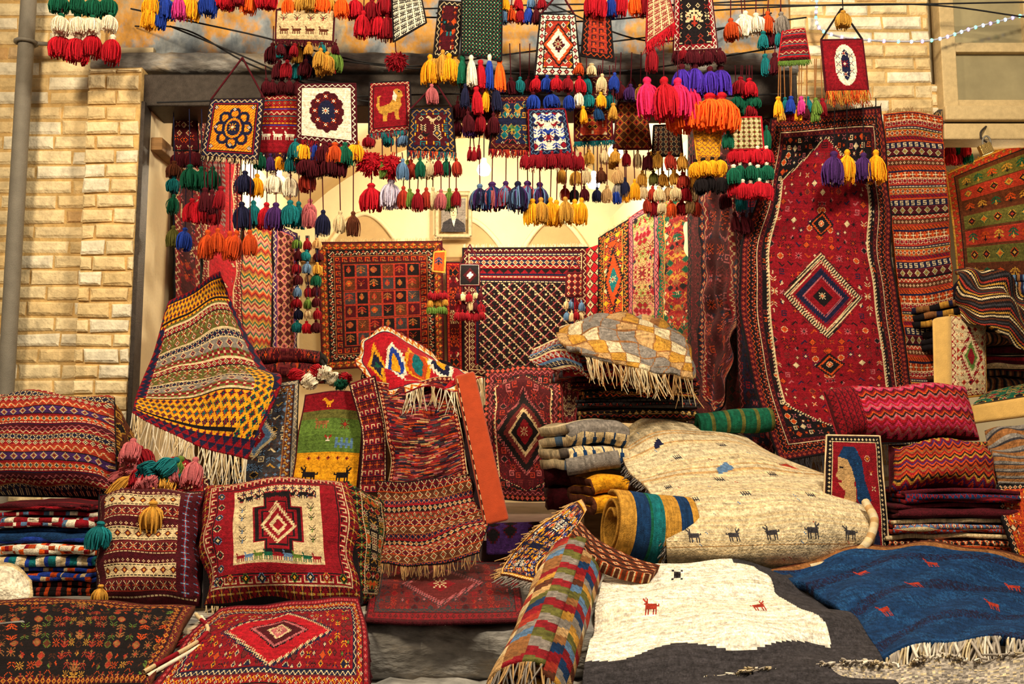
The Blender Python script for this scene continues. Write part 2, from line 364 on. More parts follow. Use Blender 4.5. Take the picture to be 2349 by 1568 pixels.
@safe
def roll(label,p0,p1,r,cv,turns=2.6,th=.012,name='rolled_rug',mat=None,fr=None,squash=1):
    p0=np.array(p0);p1=np.array(p1);ax=p1-p0;ax/=np.linalg.norm(ax);a=np.cross(ax,(0,0,1.));a/=np.linalg.norm(a);b=np.cross(a,ax)
    h,w=cv.h,cv.w; i=np.linspace(0,1,w+1); an=-i*turns*2*math.pi+2.0; rad=r*(1-.55*i)
    ring=(a[None]*(np.cos(an)*rad)[:,None]+b[None]*(np.sin(an)*rad*squash)[:,None])
    v=np.linspace(0,1,h+1)[:,None,None]; P=(p0+(p1-p0)*v)+ring[None]
    P=wrinkle(P,.004,.3,nseed()); E=top(name,label,'rug',tuple((p0+p1)/2))
    me,c=mk(P.reshape(-1,3),gridfaces(h,w),cv.rgb(nseed())); finish('rolled_field',me,mat or MT,c,E,solid=th)
    if fr: fringe(E,P[-1][:int(w/turns)+1],fr[0],fr[1],tuple(ax*.8+np.array([0,0,-.5])),r=.004,seed=nseed())
    return E
def box(name,x0,x1,y0,y1,z0,z1,mat,bev=0,parent=None,**k):
    V=[(x,y,z) for x in(x0,x1) for y in(y0,y1) for z in(z0,z1)]
    Fc=[(0,1,3,2),(4,6,7,5),(0,4,5,1),(2,3,7,6),(0,2,6,4),(1,5,7,3)]
    me,c=mk(V,Fc); o=finish(name,me,mat,c,parent,smooth=False,**k)
    if bev: m=o.modifiers.new('b','BEVEL'); m.width=bev; m.segments=3
    return o
def slab(name,Q,dv,mat,parent=None,bev=.015,**k):
    Q=np.array(Q,float); B=Q+np.array(dv,float); V=np.concatenate([Q,B])
    Fc=[(0,1,2,3),(7,6,5,4)]+[(i,i+4,(i+1)%4+4,(i+1)%4) for i in range(4)]
    me,c=mk(V,Fc); o=finish(name,me,mat,c,parent,smooth=False,**k)
    m=o.modifiers.new('b','BEVEL'); m.width=bev; m.segments=4; return o
# ================================================================= CAMERA & LIGHT
cam=bpy.data.cameras.new('camera'); co=bpy.data.objects.new('camera',cam); sc.collection.objects.link(co)
cam.sensor_width=36; cam.lens=36*F/2349; co.location=(0,-D,H); co.rotation_euler=(math.pi/2+TH,0,0); sc.camera=co; cam.clip_start=.05
try: sc.view_settings.view_transform='Standard'; sc.view_settings.look='None'
except Exception: pass
wd=bpy.data.worlds.new('w'); sc.world=wd; wd.use_nodes=True; wd.node_tree.nodes['Background'].inputs[0].default_value=(1,.83,.63,1); wd.node_tree.nodes['Background'].inputs[1].default_value=.24
def light(t,loc,e,c,size=1,rot=None,name='lamp_light'):
    l=bpy.data.lights.new(name,t); l.energy=e; l.color=c
    if t=='AREA': l.size=size
    else: l.shadow_soft_size=size
    o=bpy.data.objects.new(name,l); o.location=loc; sc.collection.objects.link(o)
    return o
from mathutils import Vector
def aim(o,t): o.rotation_euler=(Vector(t)-Vector(o.location)).to_track_quat('-Z','Y').to_euler()
k=light('AREA',(1.4,-3.6,4.3),225,(1,.85,.61),.6); aim(k,(.2,0,1.2))
k=light('AREA',(-2.4,-3.6,4.1),150,(1,.80,.52),.6); aim(k,(-.5,0,1.2))
light('POINT',(-.25,2.9,3.45),135,(1,.87,.62),.1); light('POINT',(-1.2,2.4,3.35),42,(1,.84,.58),.1); light('POINT',(.45,2.1,3.45),48,(1,.86,.60),.1)
light('POINT',(3.1,.3,2.85),6,(1,.75,.4),.15)
# ================================================================= STRUCTURE
def lin(a,b,t): return tuple(np.array(a)*(1-t)+np.array(b)*t)
def bricks(name,x0,x1,z0,z1,y,bl,bh,seed,depth=.3,bulge=.012,label=None):
    q=random.Random(seed); V=[];Fc=[];C=[]
    mc=(.58,.38,.15)
    def bx(xa,xb,za,zb,ya,yb,c,ins):
        o=len(V); J=lambda:q.uniform(-.005,.005)
        for (xx,zz) in((xa,za),(xb,za),(xb,zb),(xa,zb)): V.append((xx,yb,zz))
        for (xx,zz) in((xa,za),(xb,za),(xb,zb),(xa,zb)): V.append((xx+J(),ya+ins*.6,zz+J()))
        for (xx,zz) in((xa+ins,za+ins),(xb-ins,za+ins),(xb-ins,zb-ins),(xa+ins,zb-ins)): V.append((xx+J(),ya-abs(J()),zz+J()))
        f=[(o+8,o+9,o+10,o+11)]
        for a in range(4):
            b=(a+1)%4; f.append((o+4+a,o+4+b,o+8+b,o+8+a)); f.append((o+a,o+b,o+4+b,o+4+a))
        Fc.extend(f); C.extend([c]*len(f))
    bx(x0,x1,z0,z1,y+.004,y+depth,mc,.001)
    z=z0; r=0
    while z<z1-.01:
        x=x0-(bl/2 if r%2 else 0)-q.uniform(0,.05); hh=bh*q.uniform(.93,1.07)
        while x<x1:
            L=bl*q.uniform(.85,1.15); xa=max(x,x0); xb=min(x+L-.012,x1)
            if xb-xa>.03:
                t=q.random(); c=lin((.70,.51,.25),(.80,.66,.41),t)
                if q.random()<.08: c=lin((.62,.35,.12),(.56,.42,.25),q.random())
                if q.random()<.28: c=(.79,.71,.54)
                bx(xa,xb,z+.008,min(z+hh,z1)-.010,y-bulge-q.uniform(0,.008),y+.02,c,.014)
            x+=L
        z+=hh; r+=1
    me,c=mk(V,Fc,C); return finish(name,me,MBR,c,None,kind='structure',smooth=False,label=label)
bricks('wall_left',-4.4,-2.50,0,5.2,.06,.30,.092,1,bulge=.006,label='pale yellow glazed brick shop wall')
bricks('wall_left.001',-2.53,-2.22,0,3.32,-.06,.21,.092,2,.36,.014,label='brick pilaster beside the shop opening')
bricks('wall_right',1.72,2.56,0,5.2,.06,.25,.088,3,bulge=.006,label='pale brick pier between two shop openings')
bricks('wall_right.001',2.56,4.6,3.05,3.28,.1,.25,.088,4,label='brick band above the neighbouring opening')
def rough_box(name,x0,x1,y0,y1,z0,z1,mat,amp,seg=60,kind='structure',label=None):
    V=[];Fc=[];q=np.random.RandomState(nseed()); prof=[(y1,z1),(y0+.02,z1),(y0,z1-.02),(y0,(z0+z1)/2),(y0,z0+.02),(y0+.02,z0),(y1,z0)]
    for i in range(seg+1):
        for (yy,zz) in prof: V.append((x0+(x1-x0)*i/seg,yy+q.randn()*amp,zz+q.randn()*amp*.7))
    n=len(prof)
    for i in range(seg):
        for k in range(n-1): Fc.append((i*n+k,i*n+k+1,(i+1)*n+k+1,(i+1)*n+k))
    Fc.append(tuple(range(n))); Fc.append(tuple(range(seg*n,seg*n+n))[::-1])
    me,c=mk(V,Fc); return finish(name,me,mat,c,None,kind=kind,label=label)
box('wall_upper',-2.5,1.72,.10,.5,3.2,5.4,MUP,kind='structure',label='stained blue-grey and ochre plaster above the opening')
rough_box('trim_1',-2.55,1.74,-.02,.15,3.33,3.44,MST,.005,80,label='weathered stone ledge over the shop front')
box('trim_2',-2.24,1.72,-.02,.3,3.10,3.30,MDK,.01,kind='structure',label='dark metal lintel over the shop opening')
box('trim_4',-2.24,-2.195,-.05,.06,.42,3.12,MDK,.004,kind='structure',label='dark metal door frame')
box('trim_5',1.62,1.72,-.02,.3,.42,3.12,MDK,.004,kind='structure',label='dark metal door frame')
box('trim_3',-2.2,-2.13,.08,.9,2.86,2.94,MWD,.006,kind='structure',label='short wooden beam on the inner side wall')
box('wall_inner_left',-2.40,-2.2,.06,4.7,.3,3.5,MPL,kind='structure',label='cream plaster side wall')
V=[(1.6,.2,.3),(1.02,4.5,.3),(1.02,4.5,3.5),(1.6,.2,3.5),(1.8,.2,.3),(1.25,4.6,.3),(1.25,4.6,3.5),(1.8,.2,3.5)]
me,c=mk(V,[(0,1,2,3),(7,6,5,4),(0,4,5,1),(3,2,6,7),(1,5,6,2),(0,3,7,4)]); finish('wall_inner_right',me,MPL,c,kind='structure',smooth=False,label='cream plaster side wall')
box('wall_back',-2.6,1.5,4.45,4.7,.3,5,MPL,kind='structure',label='cream plaster back wall')
V=[];Fc=[];n=20
for i in range(n+1):
    t=i/n; x=-2.35+3.95*t; z=3.35+1.05*max(0,math.sin(math.pi*t))**.7
    V+=[(x,.3,z),(x,4.6,z)]
for i in range(n): Fc.append((2*i,2*i+1,2*i+3,2*i+2))
me,c=mk(V,Fc); finish('ceiling',me,MPL,c,kind='structure',solid=.05,label='cream plaster vaulted ceiling')
ri=0
for (cx,w2,zt) in((-1.55,.45,3.55),(-.5,.5,3.50),(.45,.42,3.50)):
    pts=[]
    for i in range(25):
        t=i/24; a=abs(2*t-1); pts.append((cx+(2*t-1)*w2,4.43,zt-.5*(a**1.8)))
    ri+=1; tube('trim_%d'%(5+ri),pts,.028,MPL,n=6,kind='structure',label='plaster arch moulding on the back wall')
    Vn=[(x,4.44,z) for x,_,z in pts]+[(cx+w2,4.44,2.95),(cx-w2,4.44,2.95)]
    me,c=mk(Vn,[tuple(range(len(Vn)))]); finish('wall_niche_%d'%ri,me,MNI,c,kind='structure',smooth=False,label='flat arched niche with recess shade painted as darker plaster')
box('trim_9',-2.2,1.02,4.36,4.46,3.02,3.07,MWD,kind='structure',label='wooden picture rail')
box('floor',-2.4,1.8,-.25,4.6,.3,.55,MFL,kind='structure',label='worn tiled shop floor')
box('floor.001',-4.5,4.8,-2.0,.3,.0,.415,MST,kind='structure',label='raised stone platform before the shop')
rough_box('trim_10',-4.5,4.8,-2.25,-1.95,.24,.42,MST,.012,120,label='rough grey stone step edge')
rough_box('trim_11',-4.5,4.8,-2.42,-1.95,.02,.24,MST,.016,120,label='rough lower stone step')
box('floor.002',-7,7,-8,.3,-.1,0,MGR,kind='structure',label='paved street')
box('wall_neighbour_back',2.4,5.5,1.6,1.7,.3,3.6,MPL,kind='structure',label='warm lit wall in the neighbouring shop')
box('ceiling.001',2.5,5.5,.3,1.7,3.02,3.08,MPL,kind='structure',label='neighbouring shop ceiling')
box('trim_12',2.56,4.8,-.02,.25,2.98,3.08,MDK,.005,kind='structure',label='dark lintel over the neighbouring opening')
box('wall_upper.001',2.56,4.8,.3,.4,3.2,5.4,MPL,kind='structure',label='cream plaster behind the upper window')
we=top('window_1','cream wooden framed upper window with dusty panes','window',W(2250,150,.06)); we['kind']='structure'
x0,_,z0=W(2150,262,.1); zt=z0+1.25
box('window_frame',x0,x0+.09,.0,.12,z0,zt,MFR,.006,we); box('window_sill',x0-.02,4.6,-.06,.14,z0-.09,z0+.0,MFR,.01,we); box('window_sill',x0-.02,4.6,-.03,.14,z0-.2,z0-.1,MFR,.01,we)
box('window_frame',x0+.09,4.6,.01,.11,z0+.0,z0+.06,MFR,.005,we); box('window_bar',x0+.09,4.6,.01,.10,z0+.36,z0+.42,MFR,.005,we)
box('window_bar',x0+.52,x0+.58,.01,.10,z0+.42,zt,MFR,.005,we)
box('pane',x0+.09,x0+2,.05,.06,z0+.06,z0+.36,MGL,0,we); box('pane',x0+.09,x0+.52,.05,.06,z0+.42,zt,MGL,0,we); box('pane',x0+.58,x0+2,.05,.06,z0+.42,zt,MGL,0,we)
pe=top('drainpipe','painted grey metal drainpipe fixed to the brick wall','pipe',W(10,900,-.15))
xp=W(60,0,-.15)[0]
tube('pipe',[(xp,-.12,0),(xp,-.12,2.4),(xp,-.12,5)],.045,MPI,parent=pe,n=16)
zc=W(60,98,-.12)[2]
tube('clamp',[(xp+.058*math.cos(a),-.12+.058*math.sin(a),zc) for a in np.linspace(0,6.283,17)[:-1]],.012,MPI,parent=pe,closed=True)
tube('clamp_bolt',[(xp,-.12,zc),(xp+.13,-.1,zc),(xp+.13,.02,zc)],.012,MPI,parent=pe)
for (px,py,y) in((1110,385,2.9),(640,415,2.4),(1412,345,1.9),(1362,415,2.9)):
    p=W(px,py,y); L=top('ceiling_bulb','bright round bulb hanging on a wire in the shop','lamp',p,'shop bulbs')
    v,f=lathe([(.001,.09),(.02,.085),(.022,.05),(.05,.02),(.062,-.02),(.045,-.06),(.001,-.075)],14)
    me,c=mk(v,f,center=(0,0,0)); finish('glass_bulb',me,MBULB,p,L)
    tube('wire',[(p[0],p[1],p[2]+.08),(p[0],p[1],4.0 if abs(p[0])<1.2 else 3.6)],.006,MCB,parent=L)
for i,pts in enumerate([[(300,20,-.2),(560,75,-.25),(900,150,-.2),(1200,120,-.25),(1850,40,-.2)],[(310,60,.08),(430,70,-.15),(620,165,-.15),(900,205,.08)],[(650,-5,-.2),(900,20,-.2),(1300,10,-.2),(1900,12,-.2),(2349,5,-.2)],
   [(1000,30,-.22),(1300,50,-.22),(1700,20,-.22),(2100,10,-.2),(2360,40,-.2)],[(700,130,-.2),(1000,160,-.2),(1400,165,-.2),(1780,110,-.2)],[(1240,0,.08),(1500,95,-.12),(1770,30,.08)],[(360,235,-.2),(700,225,-.25),(1100,215,-.25),(1500,225,-.25),(1800,215,-.2)],[(640,20,-.3),(1000,40,-.32),(1400,20,-.32),(1760,0,-.3)],[(390,60,-.18),(560,130,-.2),(760,215,-.2),(900,240,-.18)]]):
    tube('electric_cable',[W(*p) for p in pts],.005,MCB,smoothpts=40,label='thin black cable sagging across the shop front',category='cable',group='cables over the shop front')
sl=top('string_light','thin light rope with tiny violet and green lights','string light',W(2100,90,-.1))
pts=basis(5,60)@np.array([W(*p) for p in [(1872,-10,-.1),(1895,75,-.1),(2110,95,-.1),(2240,62,-.1),(2365,30,-.1)]])
tube('light_rope',pts,.006,nmat('clear_cord',.3,color=(.5,.5,.6)),parent=sl)
ec=[emis('led_a',(.35,.25,1),3),emis('led_b',(.2,1,.6),2),emis('led_c',(.3,.6,1),3)]
for i in range(3):
    v,f=lathe([(.001,.012),(.009,.006),(.009,-.006),(.001,-.012)],8); me,_=mk(v,f,center=(0,0,0)); me.materials.append(ec[i]); ec[i]=me
for i in range(2,60,2): finish('tiny_bulb',ec[i//2%3],None,tuple(pts[i]),sl)
pf=top('framed_photograph','framed grey portrait photograph of a man in a suit','picture',W(1040,545,4.3))
cv=Cv(28,36,'A',2); cv.poly([(.0,1),(.08,.72),(.35,.6),(.65,.6),(.95,.75),(1,1)],'a'); cv.poly([(.42,.6),(.6,.6),(.52,.85)],'W'); cv.ell(.5,.38,.17,.22,'a').ell(.5,.42,.14,.2,'c').rect(.44,.55,.58,.64,'c'); cv.rect(.41,.38,.47,.4,'K').rect(.53,.38,.59,.4,'K').rect(.45,.5,.56,.52,'S').rect(.49,.41,.52,.46,'s')
a,b,c_,d=[W(x,y,4.28) for x,y in((1012,455),(1068,455),(1068,532),(1012,532))]
patch('photograph',[[a,b],[d,c_]],cv,pf,.004,0)
for q in([(1002,444),(1078,444)],[(1078,444),(1078,541)],[(1078,541),(1002,541)],[(1002,541),(1002,444)]): tube('frame_moulding',[W(*p,4.27) for p in q],.026,MPFR,parent=pf,n=4)
pk=top('padlock','brass padlock hanging open on a bent wire hook','padlock',W(2262,340,-.1))
tube('hook',[W(2262,290,-.03),W(2250,303,-.08),W(2252,318,-.08),W(2264,326,-.08)],.006,MDK,parent=pk,smoothpts=12)
tube('shackle',[W(2256,340,-.1),W(2254,322,-.1),W(2262,312,-.1),W(2271,320,-.1),W(2273,342,-.1)],.006,MPI,parent=pk,smoothpts=16)
a,b,c_,d=[W(x,y,-.12) for x,y in((2246,334),(2272,324),(2282,346),(2256,356))]; slab('lock_body',[a,b,c_,d],(0,.035,0),MBS,pk,.005)
# ================================================================= RUG PATTERNS
def persian(w,h,field,rg,med=None,cols=('WR','YN','OD'),sp=9,seed=1,mot=('fl','lf','ho','br','st','tw','zi'),hexc=None,q=None):
    q=q or (1.45 if w>=24 else 1)
    c=Cv(w,h,field,q); c.rings(rg); F_=c.F()
    if hexc:
        c.a[F_]=ord(hexc); c.scat(F_,sp*.8,['fl','hk','st'],cols,seed+9,2)
        c.dia(.5,.5,.5-c.i/c.w-.02,.5-c.i/c.h,'C',.03,.75,F_); F_=c.dia(.5,.5,.48-c.i/c.w-.02,.495-c.i/c.h,field,0,.75,F_)
    c.scat(F_,sp,list(mot),cols,seed,2)
    if med:
        for (rx,ry,ch,saw) in med: c.dia(.5,.5,rx,ry,ch,saw)
        c.st(c.w/2,c.h/2,'br',['C','R','Y'],max(1,int(c.w*med[-1][0]/6)))
    return c
def flat(px,y): return [[(px[0],px[1],y),(px[2],px[3],y)],[(px[6],px[7],y),(px[4],px[5],y)]]
c=Cv(100,110,'S',1.3); c.rings(['p2 D','leaf S O y','p1 K','vine K H s c','p1 s','key D O s','p1 K'])
c.m(c.F(),'S'); i0=c.i; cells=['cyp','tree','fl','tw','tree','cyp']
cw=(c.w-2*i0)/6; ch=(c.h-2*i0)/6
for i in range(6):
    for j in range(6):
        x=i0+cw*(i+.5);y=i0+ch*(j+.5); bgc='KSaDK'[(i*2+j)%5]
        m=(abs(c.X-x)<cw/2-1)&(abs(c.Y-y)<ch/2-1); c.a[m]=ord(bgc); c.st(x,y,cells[(i+2*j)%6],['s','O','y'] if (i+j)%2 else ['H','s','O'],1)
        c.a[(abs(c.X-x)<cw/2)&(abs(c.Y-y)<ch/2)&~m]=ord('H')
rug('hanging_carpet','brown and rust garden-panel carpet hanging on back wall','carpet',flat((728,555,1015,552,1020,830,738,850),4.25),c,fr=[('t',.05,'C',(0,-.1,.6))])
c=Cv(100,112,'N',1.2); c.rings(['p2 K','zig D C','p1 C','sd D C N y','p1 R']); c.bands(['p2 D','dash N C','zig R C','sd N C R y','zig R C','p1 K','saw K R','p2 N','dash R C'],.06,.94,.03,.27)
c.rect(.13,.27,.87,.95,'K'); m=(c.Y>.27*c.h)&(c.X>.13*c.w)&(c.X<.87*c.w)&(c.Y<.96*c.h)
U_=(c.X+c.Y); V_=(c.X-c.Y); c.a[m&(U_%12<6)&(V_%12<6)]=ord('D'); c.a[m&(V_%12<2)]=ord('C'); c.a[m&(V_%12<2)&(U_%4<1)]=ord('K'); c.a[m&(U_%12==0)]=ord('p'); c.tile(m&(V_%12>5)&(U_%12>5),'dot','CR',U_,V_)
rug('hanging_carpet','dark diamond-lattice kilim hanging on back wall','carpet',flat((1060,568,1350,566,1345,880,1062,860),4.2),c,fr=[('t',.06,'W',(0,-.1,.5))])
c=persian(18,100,'D',['p1 K','dash R O'],None,('OK','CR'),7,3); rug('hanging_carpet','narrow dark red carpet between two larger hanging carpets','carpet',flat((1022,600,1060,600,1062,860,1026,860),4.22),c)
c=persian(62,95,'D',['p1 K','sd K O p R','p1 q','zig D p'],[(.36,.3,'p',.08),(.33,.28,'K',.05),(.26,.21,'q',.05),(.2,.16,'C',.1),(.16,.12,'K',0),(.1,.08,'R',0)],('qR','HK','pK','RK'),8,21,hexc='K')
rug('draped_carpet','dark red medallion carpet draped over stacked rugs','carpet',[[(1115,850,3.4),(1200,838,3.3),(1290,845,3.3)],[(1108,940,2.7),(1200,930,2.6),(1292,940,2.7)],[(1112,1050,2.5),(1205,1050,2.45),(1300,1050,2.5)],[(1130,1145,2.4),(1210,1150,2.4),(1300,1150,2.4)]],c,wr=.02)
def lw(pa,ta,ba,ya,pb,tb,bb,yb): return [[(pa,ta,ya),(pb,tb,yb)],[(pa,(ta+ba)/2,ya),(pb,(tb+bb)/2,yb)],[(pa,ba,ya),(pb,bb,yb)]]
c=persian(22,150,'D',['p1 K','zig R C'],None,('RO','CR','pN'),7,5); rug('hanging_carpet','dark red carpet hung along the side wall','carpet',lw(398,235,720,.45,460,240,780,.92),c)
c=Cv(30,130,'r',1.3); c.rings(['p1 K','x R C K','p1 C']); c.scat(c.F(),12,['sm','d'],['RC','pN'],3); c.rect(.1,0,.5,.45,'q'); c.tile((c.Y<.45*c.h)&(c.X<.55*c.w)&(c.X>3),'ck','RA'); rug('hanging_carpet','bright red carpet with grey lattice end hung on side wall','carpet',lw(458,240,720,.95,552,350,830,1.88),c,wr=.012)
c=Cv(30,110,'C',1.3); c.zz('UpGUORsyGUR',8,2,4); c.rings(['p1 D']); rug('hanging_carpet','cream zigzag kilim hung along the side wall','carpet',lw(556,480,840,1.95,624,515,840,2.92),c,wr=.012)
c=Cv(24,100,'D',1.3); c.tile(c.F(),'lat','UpD'); c.rings(['p1 K','zig V C','p1 p']); rug('hanging_carpet','plum and pink lattice carpet on side wall','carpet',lw(624,510,830,2.98,682,535,820,3.9),c)
c=Cv(14,55,'r'); c.tile(c.F(),'lat','KCR',k=1); rug('hanging_carpet','narrow red carpet with white diamonds','carpet',lw(1345,570,730,4.15,1376,560,730,3.9),c)
c=persian(26,80,'O',['p1 K','vine K O s y','p1 y'],[(.33,.34,'K',.1),(.27,.28,'O',.1),(.15,.13,'T',0)],('KC','NY'),7,4); rug('hanging_carpet','orange medallion carpet hung along side wall','carpet',lw(1372,545,760,3.9,1445,500,760,3.2),c,fr=[('t',.04,'C',(0,-.1,.6))])
c=persian(26,90,'U',['p1 R','zig p N','p1 N'],None,('RN','pK','gR','qR','pR'),6,6); rug('hanging_carpet','cream floral carpet hung along side wall','carpet',lw(1443,500,770,3.2,1513,455,790,2.5),c)
c=persian(34,110,'H',['p1 G','vine G s R O','p1 y'],None,('GC','yR','sG','RK','gO','Rs'),6,7,mot=('tree','bird','fl','lf')); rug('hanging_carpet','rust pictorial carpet with trees hung along side wall','carpet',lw(1511,455,790,2.5,1610,400,800,1.6),c,wr=.012)
c=persian(34,160,'D',['p1 K','sd N O C','p1 q','zig R C'],None,('qR','OK','pN'),7,11)
rug('hanging_carpet','dark maroon carpet hanging in loose folds','carpet',[[(1606,300,1.3),(1640,300,1.1),(1700,290,.6)],[(1604,440,1.3),(1650,450,.95),(1705,440,.5)],[(1608,650,1.2),(1640,640,1.0),(1704,650,.45)],[(1602,800,1.1),(1650,800,.8),(1700,720,.45)],[(1610,900,1.0),(1650,940,.7),(1690,760,.5)]],c,wr=.015,wl=.2)
c=persian(44,190,'D',['p1 K','zig K q'],None,('DK','qK','RK'),8,15); rug('hanging_carpet','plain dark maroon carpet covering the side wall','carpet',lw(1578,280,1000,1.78,1715,250,1060,.47),c,wr=.004)
c=persian(30,200,'N',['p1 K','zig D p'],None,('DK','Rp','KD'),8,14); rug('hanging_carpet','dark navy and maroon carpet behind the tall carpet','carpet',[[(1690,280,.38),(1770,270,.14)],[(1690,640,.38),(1765,640,.14)],[(1700,1020,.38),(1775,1040,.14)]],c,wr=.008)
c=persian(112,245,'R',['p2 K','sd D q O N','p1 q','zig K O','vine K R C O','p1 C','x D q O','p1 K'],None,('CO','Oq','pK','KO','DK','qC','NC','DO'),10,31,hexc='K',q=1.6)
for (rx,ry,ch_,sw) in((.25,.125,'K',.05),(.24,.12,'C',.16),(.205,.1,'R',.1),(.17,.08,'N',.06),(.13,.058,'p',.1),(.11,.05,'R',0),(.06,.028,'K',0)): c.dia(.5,.5,rx,ry,ch_,sw)
c.S(.5,.5,'br',['C','O','K'],1)
for s in(-1,1):
    for r_,cc_ in((.09,'K'),(.075,'O'),(.06,'K')): c.dia(.5,.5+s*.2,r_,r_*.42,cc_,.06)
    c.S(.5,.5+s*.2,'fl',['C','O','C'],1)
rug('tall_carpet','large crimson medallion carpet hanging beside the opening','carpet',[
 [(1768,272,-.15),(1850,262,-.16),(1940,252,-.16),(2022,242,-.12)],[(1742,430,-.2),(1840,430,-.16),(1940,430,-.2),(2040,450,-.12)],[(1698,580,-.22),(1820,590,-.2),(1940,600,-.22),(2050,610,-.15)],
 [(1700,740,-.28),(1830,760,-.24),(1960,760,-.27),(2072,760,-.2)],[(1735,900,-.32),(1850,910,-.3),(1980,900,-.32),(2090,890,-.25)],[(1788,1060,-.4),(1900,1040,-.4),(2020,1020,-.4),(2110,1010,-.35)]],c,wr=.01,fr=[('t',.03,'s',(0,-.2,.5)),('b',.1,'a')])
c=Cv(52,215,'H',1.35); c.bands(['p2 N','star O K C W','p1 C','x R C N','p2 H','dash N C','p1 y','sd O C K R','p1 s','tt R N','p2 O','s N C','p1 q','dia D C G y','p2 K','zig H C','dot S C R','p2 H','tt O K']); c.rings(['p1 O'])
rug('hanging_kilim','orange and navy banded soumak kilim on the pier','carpet',[[(2026,262,-.02),(2095,256,-.05),(2160,268,-.02)],[(2050,560,-.06),(2110,560,-.09),(2180,550,-.05)],[(2090,900,-.1),(2140,900,-.1),(2205,880,-.1)]],c,wr=.008,fr=[('t',.04,'U',(0,-.2,.6)),('b',.04,'U')])
c=Cv(90,130,'G'); c.rings(['p2 y','vine H L y O','p1 K']); c.m(c.F(),'S')
for j,b in enumerate('LHSLHLS'): c.rect(.14,.1+j*.115,.86,.2+j*.115,b)
for j in range(7):
    for i in range(5): c.S(.22+i*.14,.15+j*.115,'fl' if j%2 else 'tree',['yKH','GyO','OKy'][(i+j)%3],1)
rug('hanging_carpet','olive and rust garden carpet in the neighbouring shop','carpet',[[(2168,398,.7),(2270,352,.6),(2400,300,.5)],[(2185,520,.7),(2290,500,.6),(2410,480,.5)],[(2200,680,.7),(2300,690,.6),(2420,700,.5)]],c,fr=[('t',.05,'y',(0,-.2,.2))])
# ================================================================= LEFT HEAP
box('display_bench',-1.70,-.5,-.45,.05,.415,1.15,MWD,.01,label='low wooden bench buried under draped rugs',category='bench')
c=Cv(92,118,'L',1.25); c.rings(['saw R N','p2 N','saw N R'])
c.bands(['p1 K','sd Y R N G','sd Y G R N','sd Y R N G','p1 K'],.02,.98,.03,.17)
c.bands(['p2 C','sd R C N Y','p1 K','star L C R Y','dia L R C N','p2 C','x N C R','p1 C','dia A C R N','cr L R C'],.08,.92,.18,.78)
c.bands(['p1 K','sd Y R N G','sd Y G R N','sd Y R T G','sd Y N R G','p1 K'],.02,.98,.78,.95); c.bands(['sd Y G N R','sd Y R G N'],.82,.95,.55,.95,ver=True); c.bands(['saw N R'],0,1,.95,1)
rug('draped_kilim','yellow-bordered olive kilim with diamonds draped over bench','kilim',[
 [(388,695,-.2),(430,668,-.15),(475,642,-.1),(507,624,-.1)],[(355,790,-.35),(425,765,-.28),(490,728,-.2),(545,735,-.15)],[(328,868,-.55),(420,845,-.45),(510,825,-.42),(612,852,-.4)],
 [(314,910,-.66),(410,905,-.68),(530,890,-.70),(645,875,-.66)],[(303,945,-.78),(385,990,-.84),(475,1028,-.88),(568,1052,-.84)]],c,wr=.018,wl=.35,fr=[('b',.17,'WC',(-.05,-.1,-1),.004)])
c=persian(52,88,'a',['p1 K','zig A C','p1 K','vine S b C y','p1 s'],[(.25,.2,'C',.1),(.2,.16,'b',.1),(.1,.1,'R',0)],('bK','yK','Cb','Sb'),8,12)
rug('draped_carpet','slate blue and brown carpet hanging off the bench','carpet',[[(545,915,-.6),(620,885,-.6),(688,872,-.6)],[(510,1010,-.68),(590,1000,-.68),(682,990,-.66)],[(450,1140,-.8),(560,1140,-.78),(680,1140,-.75)]],c,wr=.008)
c=Cv(48,76,'g'); c.rect(0,0,1,.2,'R').rect(0,.2,1,.64,'L').rect(0,.3,1,.64,'g').rect(.04,.2,.96,.24,'L'); c.rect(0,.64,1,1,'Y'); c.rings(['p1 D'])
c.S(.4,.12,'bird','YY'); c.S(.35,.34,'goat','sU'); c.S(.7,.36,'br','SH'); c.S(.72,.55,'comb','bb',2); c.S(.45,.5,'v','HW'); c.S(.25,.86,'ibex','KK'); c.S(.74,.86,'ibex','KK',1,True)
for i in range(5): c.S(.2+i*.15,.7,'cr','HK')
rug('draped_gabbeh','green and yellow gabbeh with woven goats over bench','rug',[[(700,905,-.68),(770,895,-.7),(835,900,-.68)],[(682,1010,-.72),(760,1005,-.74),(830,1010,-.72)],[(668,1120,-.76),(745,1125,-.78),(820,1122,-.76)]],c,wr=.006)
c=persian(24,84,'R',['p1 K','dash D C','sd K O C'],None,('CN','YK'),6,13); c.bands(['p1 q','key R C N','p1 K','star D q O Y'],.1,.9,0,1)
rug('draped_runner','red patterned runner hanging beside the gabbeh','rug',[[(800,880,-.74),(862,862,-.76)],[(830,1000,-.8),(885,990,-.8)],[(820,1130,-.82),(888,1130,-.82)]],c,wr=.008)
c=Cv(96,140,'H')
for i in range(0,140):
    q=random.Random(i//2 if i%3 else i); x=-q.randint(0,8)
    while x<96:
        l=q.randint(3,14); c.a[i:i+1,max(x,0):max(x+l,0)]=ord(q.choice('qRDNpaOKqHUDq')); x+=l
c.rings(['p1 C','sd D O C'])
rug('draped_carpet','streaky brick red and blue carpet draped over bench','carpet',[[(862,880,-.72),(950,872,-.76),(1035,862,-.74)],[(880,950,-.82),(960,955,-.84),(1050,945,-.82)],[(895,1050,-.86),(980,1050,-.88),(1065,1020,-.86)],[(890,1122,-.9),(980,1118,-.9),(1072,1088,-.88)]],c,wr=.014,wl=.2,fr=[('b',.02,'C')])
